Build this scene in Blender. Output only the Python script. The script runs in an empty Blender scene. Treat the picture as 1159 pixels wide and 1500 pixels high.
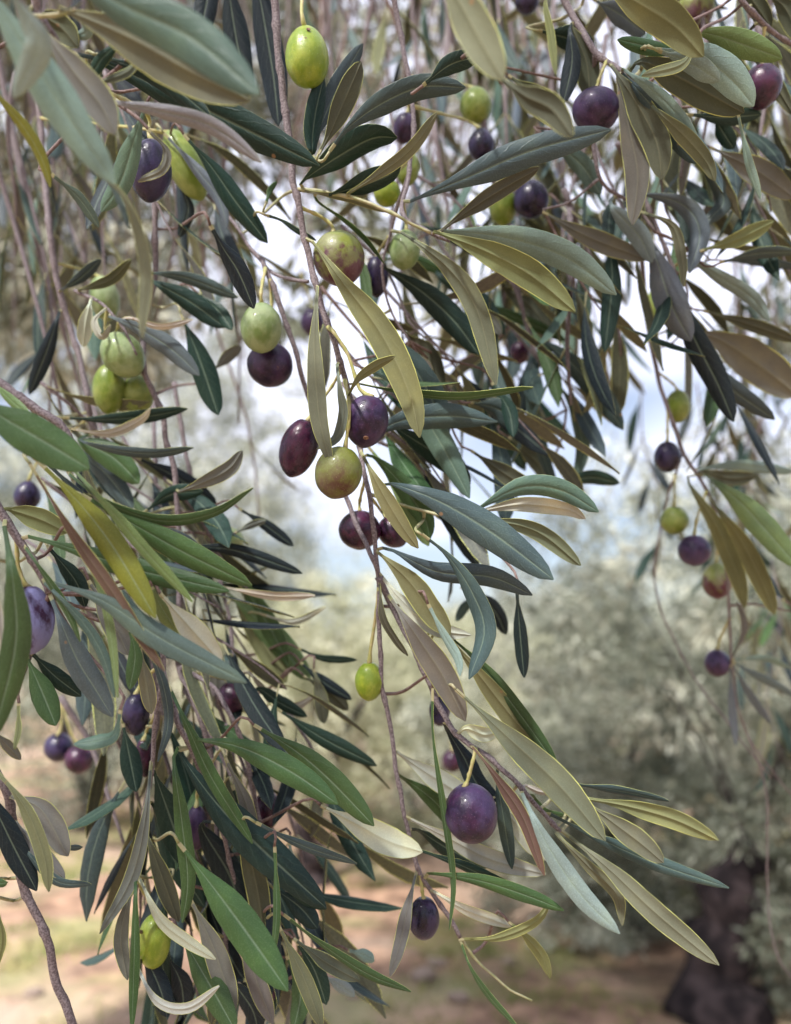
import bpy, math, random
import numpy as np
from mathutils import Vector, Matrix, noise

R = math.radians
scene = bpy.context.scene
col = scene.collection
random.seed(7)

# ------------------------------------------------------------------ camera
W0, H0 = 1159.0, 1500.0
FPX = 1177.0
CAM = Vector((0, 0, 1.6))
PITCH = 10.1
cam_d = bpy.data.cameras.new('camera')
cam = bpy.data.objects.new('camera', cam_d)
col.objects.link(cam)
cam.location = CAM
cam.rotation_euler = (R(90 + PITCH), 0, 0)
cam_d.sensor_fit = 'VERTICAL'
cam_d.sensor_height = 36.0
cam_d.lens = 36.0 * FPX / H0
cam_d.clip_start = 0.02
cam_d.clip_end = 3000
cam_d.dof.use_dof = True
cam_d.dof.focus_distance = 0.275
cam_d.dof.aperture_fstop = 7.6
scene.camera = cam
CM = Matrix.Rotation(R(90 + PITCH), 3, 'X')

# ------------------------------------------------------------------ world, sun, exposure
SUN_EL, SUN_AZ = 48, 215          # azimuth clockwise from +Y (north): behind the camera, to the left
world = bpy.data.worlds.new('World')
scene.world = world
world.use_nodes = True
wn = world.node_tree.nodes; wl = world.node_tree.links
wn.clear()
wo = wn.new('ShaderNodeOutputWorld'); bg = wn.new('ShaderNodeBackground')
sky = wn.new('ShaderNodeTexSky'); sky.sky_type = 'NISHITA'; sky.sun_disc = False
sky.sun_elevation = R(SUN_EL); sky.sun_rotation = R(SUN_AZ)
sky.dust_density = 2.0
tc = wn.new('ShaderNodeTexCoord')
mp = wn.new('ShaderNodeMapping'); mp.inputs['Scale'].default_value = (1, 1, 2.6)
nz = wn.new('ShaderNodeTexNoise'); nz.inputs['Scale'].default_value = 1.7; nz.inputs['Detail'].default_value = 3
rmp = wn.new('ShaderNodeValToRGB')
rmp.color_ramp.elements[0].position = 0.40; rmp.color_ramp.elements[0].color = (0.22, 0.22, 0.22, 1)
rmp.color_ramp.elements[1].position = 0.56; rmp.color_ramp.elements[1].color = (0.97, 0.97, 0.97, 1)
mixc = wn.new('ShaderNodeMixRGB'); mixc.inputs[2].default_value = (8.2, 8.5, 10.2, 1)
wl.new(tc.outputs['Generated'], mp.inputs[0]); wl.new(mp.outputs[0], nz.inputs['Vector'])
sxyz = wn.new('ShaderNodeSeparateXYZ'); wl.new(tc.outputs['Generated'], sxyz.inputs[0])
mr = wn.new('ShaderNodeMapRange'); mr.inputs['From Min'].default_value = 0.24; mr.inputs['From Max'].default_value = 0.50
mr.inputs['To Min'].default_value = -0.16; mr.inputs['To Max'].default_value = 0.14; wl.new(sxyz.outputs[2], mr.inputs['Value'])
adn = wn.new('ShaderNodeMath'); adn.operation = 'ADD'; wl.new(nz.outputs[0], adn.inputs[0]); wl.new(mr.outputs[0], adn.inputs[1])
wl.new(adn.outputs[0], rmp.inputs[0]); wl.new(rmp.outputs[0], mixc.inputs[0])
wl.new(sky.outputs[0], mixc.inputs[1]); wl.new(mixc.outputs[0], bg.inputs[0])
bg.inputs[1].default_value = 0.056
wl.new(bg.outputs[0], wo.inputs[0])

sun_d = bpy.data.lights.new('sun', 'SUN'); sun_d.energy = 3.6; sun_d.angle = R(4); sun_d.color = (1, 0.97, 0.93)
sun = bpy.data.objects.new('sun', sun_d); col.objects.link(sun)
az = R(SUN_AZ); el = R(SUN_EL)
sdir = Vector((math.sin(az) * math.cos(el), math.cos(az) * math.cos(el), math.sin(el)))
sun.rotation_euler = sdir.to_track_quat('Z', 'Y').to_euler()

scene.view_settings.view_transform = 'Standard'
scene.view_settings.look = 'None'
scene.view_settings.gamma = 1
scene.view_settings.use_curve_mapping = False
scene.view_settings.exposure = 1.55
scene.render.engine = 'CYCLES'
scene.cycles.use_denoising = True
scene.cycles.max_bounces = 6
scene.cycles.diffuse_bounces = 3
scene.cycles.glossy_bounces = 2
scene.cycles.transmission_bounces = 4
scene.cycles.caustics_reflective = False
scene.cycles.caustics_refractive = False

def P(x, y, d):
    """photo pixel + distance along the view axis -> point in the world"""
    return CAM + CM @ Vector(((x - W0 / 2) / FPX * d, -(y - H0 / 2) / FPX * d, -d))

CROP = dict(A=(0, 0), B=(380, 0), C=(759, 0), D=(0, 380), E=(380, 380), F=(759, 380), G=(0, 740), H=(380, 740),
            I=(759, 740), J=(0, 1100), K=(380, 1100), M=(759, 1100))
CS = 1159 / 400.0

# ------------------------------------------------------------------ materials
def newmat(name):
    m = bpy.data.materials.new(name); m.use_nodes = True
    m.node_tree.nodes.clear()
    return m, m.node_tree.nodes, m.node_tree.links

def nd(n, t, **kw):
    o = n.new(t)
    for k, v in sorted(kw.items(), key=lambda kv: kv[0].startswith('i_')):
        if k.startswith('i_'):
            key = k[2:]
            o.inputs[int(key) if key.isdigit() else key].default_value = v
        else: setattr(o, k, v)
    return o

def math_n(n, l, op, a, b=None, clamp=False):
    o = n.new('ShaderNodeMath'); o.operation = op; o.use_clamp = clamp
    for i, s in enumerate((a, b)):
        if s is None: continue
        if isinstance(s, (int, float)): o.inputs[i].default_value = s
        else: l.new(s, o.inputs[i])
    return o.outputs[0]

def mix(n, l, f, a, b, mode='MIX'):
    o = n.new('ShaderNodeMixRGB'); o.blend_type = mode
    for i, s in enumerate((f, a, b)):
        if isinstance(s, (int, float)): o.inputs[i].default_value = s
        elif isinstance(s, tuple): o.inputs[i].default_value = (*s[:3], 1)
        else: l.new(s, o.inputs[i])
    return o.outputs[0]

def ramp(n, l, f, p0, p1, c0=(0, 0, 0), c1=(1, 1, 1)):
    o = n.new('ShaderNodeValToRGB'); e = o.color_ramp.elements
    e[0].position = p0; e[1].position = p1; e[0].color = (*c0, 1); e[1].color = (*c1, 1)
    l.new(f, o.inputs[0])
    return o.outputs[0]

def leaf_material(name, prop, rough, veincol, veinamt, speck, transl, bump, spec):
    m, n, l = newmat(name)
    out = nd(n, 'ShaderNodeOutputMaterial')
    at = nd(n, 'ShaderNodeAttribute', attribute_type='OBJECT', attribute_name=prop)
    uv = nd(n, 'ShaderNodeUVMap')
    sp = nd(n, 'ShaderNodeSeparateXYZ'); l.new(uv.outputs[0], sp.inputs[0])
    oi = nd(n, 'ShaderNodeObjectInfo'); oc = nd(n, 'ShaderNodeTexCoord')
    # distance from the midrib
    dx = math_n(n, l, 'ABSOLUTE', math_n(n, l, 'SUBTRACT', sp.outputs[0], 0.5))
    mid = ramp(n, l, dx, 0.012, 0.045, (1, 1, 1), (0, 0, 0))
    # side veins: slanting lines
    ph = math_n(n, l, 'ADD', math_n(n, l, 'MULTIPLY', sp.outputs[1], 58.0), math_n(n, l, 'MULTIPLY', dx, -26.0))
    n2 = nd(n, 'ShaderNodeTexNoise', i_Scale=160.0); l.new(oc.outputs['Object'], n2.inputs['Vector'])
    ph = math_n(n, l, 'ADD', ph, math_n(n, l, 'MULTIPLY', n2.outputs[0], 9.0))
    vein = ramp(n, l, math_n(n, l, 'SINE', ph), 0.82, 1.0)
    # broad blotches
    n1 = nd(n, 'ShaderNodeTexNoise', i_Scale=55.0, i_Detail=4.0); l.new(oc.outputs['Object'], n1.inputs['Vector'])
    # scale hairs, fine pale speckle
    n3 = nd(n, 'ShaderNodeTexNoise', i_Scale=2600.0, i_Detail=2.0); l.new(oc.outputs['Object'], n3.inputs['Vector'])
    c = at.outputs['Color']
    hs = nd(n, 'ShaderNodeHueSaturation')
    hv = math_n(n, l, 'ADD', math_n(n, l, 'MULTIPLY', n1.outputs[0], 0.85), 0.58)
    l.new(hv, hs.inputs['Value']); l.new(c, hs.inputs['Color'])
    c = hs.outputs[0]
    yl = ramp(n, l, n1.outputs[0], 0.52, 0.74)
    c = mix(n, l, math_n(n, l, 'MULTIPLY', yl, 0.35), c, mix(n, l, 1.0, c, (1.35, 1.22, 0.75), 'MULTIPLY'))
    c = mix(n, l, math_n(n, l, 'MULTIPLY', vein, veinamt * 0.10), c, veincol)
    c = mix(n, l, math_n(n, l, 'MULTIPLY', mid, veinamt), c, veincol)
    c = mix(n, l, math_n(n, l, 'MULTIPLY', ramp(n, l, n3.outputs[0], 0.5, 0.68), speck * 2.2), c, mix(n, l, 1.0, mix(n, l, 1.0, c, (1.9, 1.85, 1.95), 'MULTIPLY'), (0.03, 0.035, 0.035), 'ADD'))
    # few brown blemishes
    vo = nd(n, 'ShaderNodeTexVoronoi', i_Scale=95.0); l.new(oc.outputs['Object'], vo.inputs['Vector'])
    spot = ramp(n, l, vo.outputs['Distance'], 0.05, 0.085, (1, 1, 1), (0, 0, 0))
    rare = ramp(n, l, nd_sep(n, l, vo.outputs['Color']), 0.72, 0.74)
    c = mix(n, l, math_n(n, l, 'MULTIPLY', math_n(n, l, 'MULTIPLY', spot, rare), 0.75), c, (0.28, 0.17, 0.09))
    bs = nd(n, 'ShaderNodeBsdfPrincipled', i_Roughness=rough)
    bs.inputs['Specular IOR Level'].default_value = spec
    l.new(c, bs.inputs['Base Color'])
    l.new(math_n(n, l, 'ADD', math_n(n, l, 'MULTIPLY', n3.outputs[0], 0.25), rough - 0.1), bs.inputs['Roughness'])
    h = math_n(n, l, 'ADD', math_n(n, l, 'MULTIPLY', vein, -0.16), math_n(n, l, 'MULTIPLY', n3.outputs[0], 0.22))
    h = math_n(n, l, 'ADD', h, math_n(n, l, 'MULTIPLY', n1.outputs[0], 1.2))
    b = nd(n, 'ShaderNodeBump', i_Strength=bump, i_Distance=0.0006); l.new(h, b.inputs['Height'])
    l.new(b.outputs[0], bs.inputs['Normal'])
    tr = nd(n, 'ShaderNodeBsdfTranslucent'); l.new(mix(n, l, 1.0, c, (1.6, 1.9, 0.9), 'MULTIPLY'), tr.inputs[0])
    ms = nd(n, 'ShaderNodeMixShader', i_0=transl)
    l.new(bs.outputs[0], ms.inputs[1]); l.new(tr.outputs[0], ms.inputs[2]); l.new(ms.outputs[0], out.inputs[0])
    return m

def nd_sep(n, l, c):
    s = nd(n, 'ShaderNodeSeparateColor'); l.new(c, s.inputs[0]); return s.outputs[0]

M_TOP = leaf_material('leaf_upper', 'top_tone', 0.38, (0.25, 0.33, 0.24), 0.40, 0.12, 0.13, 0.5, 0.24)
M_UND = leaf_material('leaf_underside', 'under_tone', 0.66, (0.36, 0.35, 0.22), 0.16, 0.06, 0.10, 0.25, 0.10)

def simple(name, c, rough=0.6, scale=300.0, c2=None, lo=0.4, hi=0.6, bump=0.4, dist=0.0004, spec=0.4, detail=4.0, coord='Object'):
    m, n, l = newmat(name)
    out = nd(n, 'ShaderNodeOutputMaterial'); bs = nd(n, 'ShaderNodeBsdfPrincipled', i_Roughness=rough)
    bs.inputs['Specular IOR Level'].default_value = spec
    oc = nd(n, 'ShaderNodeTexCoord')
    nn = nd(n, 'ShaderNodeTexNoise', i_Scale=scale, i_Detail=detail); l.new(oc.outputs[coord], nn.inputs['Vector'])
    l.new(mix(n, l, ramp(n, l, nn.outputs[0], lo, hi), c, c2 or tuple(v * 1.4 for v in c)), bs.inputs['Base Color'])
    b = nd(n, 'ShaderNodeBump', i_Strength=bump, i_Distance=dist); l.new(nn.outputs[0], b.inputs['Height'])
    l.new(b.outputs[0], bs.inputs['Normal']); l.new(bs.outputs[0], out.inputs[0])
    return m

M_RIM = simple('leaf_rim', (0.24, 0.26, 0.10), 0.4, 75, (0.62, 0.66, 0.20))
M_PET = simple('petiole_skin', (0.25, 0.26, 0.12), 0.5, 400, (0.36, 0.33, 0.20))
M_TWIG = simple('twig_bark', (0.105, 0.08, 0.085), 0.75, 1500, (0.24, 0.20, 0.21), bump=0.3, dist=0.00015)
M_TWIG_RED = simple('young_twig_bark', (0.12, 0.075, 0.065), 0.7, 900, (0.20, 0.135, 0.12), bump=0.6)
M_STEM = simple('fruit_stem', (0.36, 0.36, 0.12), 0.55, 500, (0.46, 0.40, 0.20))
M_SCAR = simple('scar_tissue', (0.07, 0.025, 0.02), 0.7, 3.0, (0.30, 0.17, 0.11), 0.45, 0.6)
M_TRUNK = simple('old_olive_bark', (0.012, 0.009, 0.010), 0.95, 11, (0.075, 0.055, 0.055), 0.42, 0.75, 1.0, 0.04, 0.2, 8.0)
M_ROCK = simple('pale_limestone', (0.46, 0.33, 0.26), 0.9, 22, (0.62, 0.50, 0.42), 0.35, 0.7, 1.0, 0.02, 0.2, 8.0)
M_GRASS = simple('dry_grass', (0.16, 0.20, 0.05), 0.7, 2.5, (0.34, 0.30, 0.13), 0.4, 0.6, 0, 0.01, 0.2)

def fruit_material(name, base, second, bloom, bloom_amt, split=None, lo=0.44, hi=0.6, rough=0.32, speckle=(0.6, 0.65, 0.4)):
    m, n, l = newmat(name)
    out = nd(n, 'ShaderNodeOutputMaterial'); bs = nd(n, 'ShaderNodeBsdfPrincipled')
    oc = nd(n, 'ShaderNodeTexCoord'); oi = nd(n, 'ShaderNodeObjectInfo')
    ad = nd(n, 'ShaderNodeVectorMath', operation='ADD'); l.new(oc.outputs['Object'], ad.inputs[0]); l.new(oi.outputs['Random'], ad.inputs[1])
    n1 = nd(n, 'ShaderNodeTexNoise', i_Scale=3.2, i_Detail=6.0, i_Roughness=0.68); l.new(ad.outputs[0], n1.inputs['Vector'])
    f = n1.outputs[0]
    if split is not None:     # colour turns along the fruit's own axis
        gz = nd(n, 'ShaderNodeTexCoord'); s = nd(n, 'ShaderNodeSeparateXYZ'); l.new(gz.outputs['Generated'], s.inputs[0])
        f = math_n(n, l, 'ADD', math_n(n, l, 'MULTIPLY', f, 0.9), math_n(n, l, 'MULTIPLY', s.outputs[2], split))
        f = math_n(n, l, 'ADD', f, 0.05 - split * 0.5)
    c = mix(n, l, ramp(n, l, f, lo, hi), base, second)
    # dusty bloom, rubbed off in places
    n2 = nd(n, 'ShaderNodeTexNoise', i_Scale=1.9, i_Detail=7.0, i_Roughness=0.58, i_Distortion=0.15); l.new(ad.outputs[0], n2.inputs['Vector'])
    bm = ramp(n, l, n2.outputs[0], 0.40, 0.58)
    n4 = nd(n, 'ShaderNodeTexNoise', i_Scale=38.0, i_Detail=3.0); l.new(ad.outputs[0], n4.inputs['Vector'])
    bm = math_n(n, l, 'MULTIPLY', bm, math_n(n, l, 'ADD', math_n(n, l, 'MULTIPLY', n4.outputs[0], 0.8), 0.4))
    bm = math_n(n, l, 'MULTIPLY', bm, bloom_amt, True)
    c = mix(n, l, bm, c, bloom)
    vo = nd(n, 'ShaderNodeTexVoronoi', i_Scale=24.0); l.new(ad.outputs[0], vo.inputs['Vector'])
    sp = ramp(n, l, vo.outputs['Distance'], 0.07, 0.16, (1, 1, 1), (0, 0, 0))
    c = mix(n, l, math_n(n, l, 'MULTIPLY', sp, 0.35), c, speckle)
    l.new(c, bs.inputs['Base Color'])
    l.new(math_n(n, l, 'ADD', math_n(n, l, 'MULTIPLY', bm, 0.35), rough), bs.inputs['Roughness'])
    bs.inputs['Specular IOR Level'].default_value = 0.28
    b = nd(n, 'ShaderNodeBump', i_Strength=0.12, i_Distance=0.03); l.new(n1.outputs[0], b.inputs['Height']); l.new(b.outputs[0], bs.inputs['Normal'])
    bs.inputs['Coat Weight'].default_value = 0.16; bs.inputs['Coat Roughness'].default_value = 0.12
    bs.inputs['Subsurface Weight'].default_value = 0.06
    bs.inputs['Subsurface Radius'].default_value = (0.003, 0.003, 0.001)
    bs.inputs['Subsurface Scale'].default_value = 1.0
    l.new(bs.outputs[0], out.inputs[0])
    return m

FM = dict(
    green=fruit_material('green_olive_skin', (0.13, 0.19, 0.02), (0.22, 0.27, 0.05), (0.40, 0.45, 0.22), 0.25),
    dusty=fruit_material('dusty_green_olive_skin', (0.14, 0.21, 0.06), (0.21, 0.28, 0.10), (0.42, 0.48, 0.32), 0.5, rough=0.4),
    lime=fruit_material('lime_olive_skin', (0.17, 0.25, 0.015), (0.27, 0.33, 0.03), (0.45, 0.5, 0.2), 0.15),
    turning=fruit_material('turning_olive_skin', (0.075, 0.014, 0.025), (0.17, 0.20, 0.035), (0.34, 0.26, 0.32), 0.3, 0.38, 0.43, 0.54),
    brown=fruit_material('green_brown_olive_skin', (0.085, 0.035, 0.022), (0.15, 0.17, 0.03), (0.34, 0.30, 0.22), 0.2, 0.30, 0.30, 0.56),
    purple=fruit_material('purple_olive_skin', (0.012, 0.004, 0.022), (0.038, 0.010, 0.040), (0.10, 0.07, 0.17), 0.55, speckle=(0.45, 0.35, 0.4)),
    wine=fruit_material('wine_red_olive_skin', (0.014, 0.003, 0.012), (0.055, 0.007, 0.028), (0.14, 0.09, 0.17), 0.22, rough=0.24, speckle=(0.4, 0.25, 0.3)),
    dark=fruit_material('blue_black_olive_skin', (0.006, 0.004, 0.013), (0.02, 0.008, 0.03), (0.08, 0.07, 0.18), 0.4, rough=0.25, speckle=(0.2, 0.18, 0.3)),
    bloom=fruit_material('bloomy_olive_skin', (0.04, 0.008, 0.04), (0.03, 0.010, 0.04), (0.20, 0.20, 0.38), 1.5, rough=0.3, speckle=(0.4, 0.35, 0.5)),
)
# ------------------------------------------------------------------ object helpers
def setp(o, label=None, cat=None, group=None, kind=None):
    if label: o['label'] = label
    if cat: o['category'] = cat
    if group: o['group'] = group
    if kind: o['kind'] = kind
    return o

def empty(name, loc, label, cat, group=None):
    o = bpy.data.objects.new(name, None); col.objects.link(o)
    o.empty_display_size = 0.01
    o.location = loc
    return setp(o, label, cat, group)

def link(name, me, parent=None, loc=None):
    o = bpy.data.objects.new(name, me); col.objects.link(o)
    if parent is not None:
        o.parent = parent
        if loc is not None: o.location = Vector(loc) - parent.location
    elif loc is not None: o.location = loc
    return o

def catmull(pts, n):
    """n+1 samples on a Catmull-Rom curve through pts (tuples of any size)"""
    a = [np.array(p, float) for p in pts]
    if len(a) == 2: a = [a[0], (a[0] + a[1]) / 2, a[1]]
    seg = [np.linalg.norm(a[i + 1][:2] - a[i][:2]) + 1e-6 for i in range(len(a) - 1)]
    cum = np.concatenate([[0], np.cumsum(seg)]); cum /= cum[-1]
    ext = [2 * a[0] - a[1]] + a + [2 * a[-1] - a[-2]]
    out = []
    for k in range(n + 1):
        t = k / n
        i = min(int(np.searchsorted(cum, t, side='right')) - 1, len(seg) - 1); i = max(i, 0)
        u = (t - cum[i]) / (cum[i + 1] - cum[i])
        p0, p1, p2, p3 = ext[i], ext[i + 1], ext[i + 2], ext[i + 3]
        out.append(0.5 * ((2 * p1) + (-p0 + p2) * u + (2 * p0 - 5 * p1 + 4 * p2 - p3) * u * u + (-p0 + 3 * p1 - 3 * p2 + p3) * u ** 3))
    return out

def tube_mesh(name, pts, rad, mat, sides=8, knots=(), jit=0.0, seed=0):
    """pts: Vectors (relative), rad: list; knots: indexes that swell"""
    rnd = random.Random(seed)
    verts, faces = [], []
    n = len(pts)
    ref = Vector((0.31, 0.87, 0.12)).normalized()
    for i in range(n):
        t = (pts[min(i + 1, n - 1)] - pts[max(i - 1, 0)])
        if t.length < 1e-9: t = Vector((0, 0, 1))
        t.normalize()
        u = t.cross(ref).normalized(); v = t.cross(u)
        r = rad[i]
        for k in range(sides):
            a = 2 * math.pi * k / sides
            rr = r * (1 + jit * (rnd.random() - 0.5))
            verts.append(pts[i] + (u * math.cos(a) + v * math.sin(a)) * rr)
    for i in range(n - 1):
        for k in range(sides):
            k2 = (k + 1) % sides
            faces.append((i * sides + k, i * sides + k2, (i + 1) * sides + k2, (i + 1) * sides + k))
    faces.append(tuple(range(sides - 1, -1, -1))); faces.append(tuple((n - 1) * sides + k for k in range(sides)))
    me = bpy.data.meshes.new(name); me.from_pydata(verts, [], faces); me.materials.append(mat)
    me.polygons.foreach_set('use_smooth', [True] * len(me.polygons)); me.update()
    return me

def leaf_profile(s, rounded):
    base = min(1.0, (s / 0.38)) ** 0.55 if s > 0 else 0.0
    if rounded: return base * (math.sin(math.pi * min(s, 1) ** 1.15 * 0.97) ** 0.62 if s < 1 else 0.0) * (1 - s ** 14)
    return base * max(0.0, math.sin(math.pi * min(1, s) ** 1.32)) ** 0.54

def leaf_geo(mids, tang, nrm, widths, curl, thick, nu=8, keel=0.0, wob=0.0, seed=0):
    """solid leaf: mids/tang/nrm along the rib (nrm = out of the UPPER face). returns verts, faces, mats, uvs"""
    rnd = random.Random(seed)
    n = len(mids); us = [-1, -0.95, -0.62, -0.3, -0.07, 0, 0.07, 0.3, 0.62, 0.95, 1] if nu >= 8 else [-1, -0.9, -0.4, 0, 0.4, 0.9, 1]
    m = len(us); verts = []; ph = rnd.random() * 6; ph2 = rnd.random() * 6
    for side in (0, 1):
        for i in range(n):
            T, N = tang[i], nrm[i]; B = T.cross(N).normalized()
            w = widths[i] / 2; s = i / (n - 1)
            for u in us:
                x = u * w * (1 + 0.07 * noise.noise(Vector((s * 5.5, (3 if u > 0 else 9) + seed * .37, 0))) + 0.03 * noise.noise(Vector((s * 21, (3 if u > 0 else 9) + seed, 0))))
                z = -curl * w * abs(u) ** 2.4 + keel * w * abs(u)
                z -= 0.10 * w * math.exp(-(u / 0.10) ** 2)
                z += wob * w * math.sin(s * 9 + (ph if u > 0 else ph2)) * u * u
                th = thick * (1 - 0.75 * abs(u) ** 3)
                if side: z -= th + thick * 0.8 * math.exp(-(u / 0.12) ** 2)
                verts.append(mids[i] + B * x + N * z)
    faces, mats, uvs = [], [], []
    o2 = n * m
    def uvof(i, j): return ((us[j] + 1) / 2, i / (n - 1))
    for i in range(n - 1):
        pet = (i < PET)
        for j in range(m - 1):
            a, b, c, d = i * m + j, i * m + j + 1, (i + 1) * m + j + 1, (i + 1) * m + j
            faces.append((a, d, c, b)); mats.append(3 if pet else 0); uvs += [uvof(i, j), uvof(i + 1, j), uvof(i + 1, j + 1), uvof(i, j + 1)]
            e = (j == 0 or j == m - 2)
            faces.append((o2 + a, o2 + b, o2 + c, o2 + d)); mats.append(3 if pet else (2 if e else 1))
            uvs += [uvof(i, j), uvof(i, j + 1), uvof(i + 1, j + 1), uvof(i + 1, j)]
        for j in (0, m - 1):
            a, d = i * m + j, (i + 1) * m + j
            f = (a, o2 + a, o2 + d, d) if j == 0 else (a, d, o2 + d, o2 + a)
            faces.append(f); mats.append(3 if pet else 2)
            uvs += [uvof(i, j)] * 4
    return verts, faces, mats, uvs
PET = 1

def leaf_mesh(name, geo):
    v, f, mt, uv = geo
    me = bpy.data.meshes.new(name); me.from_pydata(v, [], f)
    for mm in (M_TOP, M_UND, M_RIM, M_PET): me.materials.append(mm)
    me.polygons.foreach_set('material_index', mt)
    me.polygons.foreach_set('use_smooth', [True] * len(f))
    ul = me.uv_layers.new(name='UVMap'); ul.data.foreach_set('uv', [c for p in uv for c in p])
    me.update()
    return me

TONE = dict(  # upper-face pigments; the dark d and n partly carry painted-in shade
    s=(0.048, 0.076, 0.080), d=(0.014, 0.036, 0.028), n=(0.011, 0.020, 0.026), g=(0.050, 0.098, 0.036), p=(0.20, 0.28, 0.265),
    y=(0.15, 0.155, 0.022), b=(0.13, 0.085, 0.055), m=(0.31, 0.31, 0.35), v=(0.15, 0.23, 0.09), a=(0.080, 0.130, 0.105), q=(0.10, 0.125, 0.15))
UTONE = dict(  # underside pigments
    u=(0.150, 0.160, 0.108), k=(0.085, 0.092, 0.066), c=(0.44, 0.45, 0.38), w=(0.155, 0.160, 0.142), o=(0.165, 0.178, 0.088), b=(0.12, 0.085, 0.065))

def jit3(c, rnd, a=0.12):
    k = 1 + (rnd.random() - 0.5) * 2 * a
    return [max(0.004, v * k * (1 + (rnd.random() - 0.5) * a)) for v in c]

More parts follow.
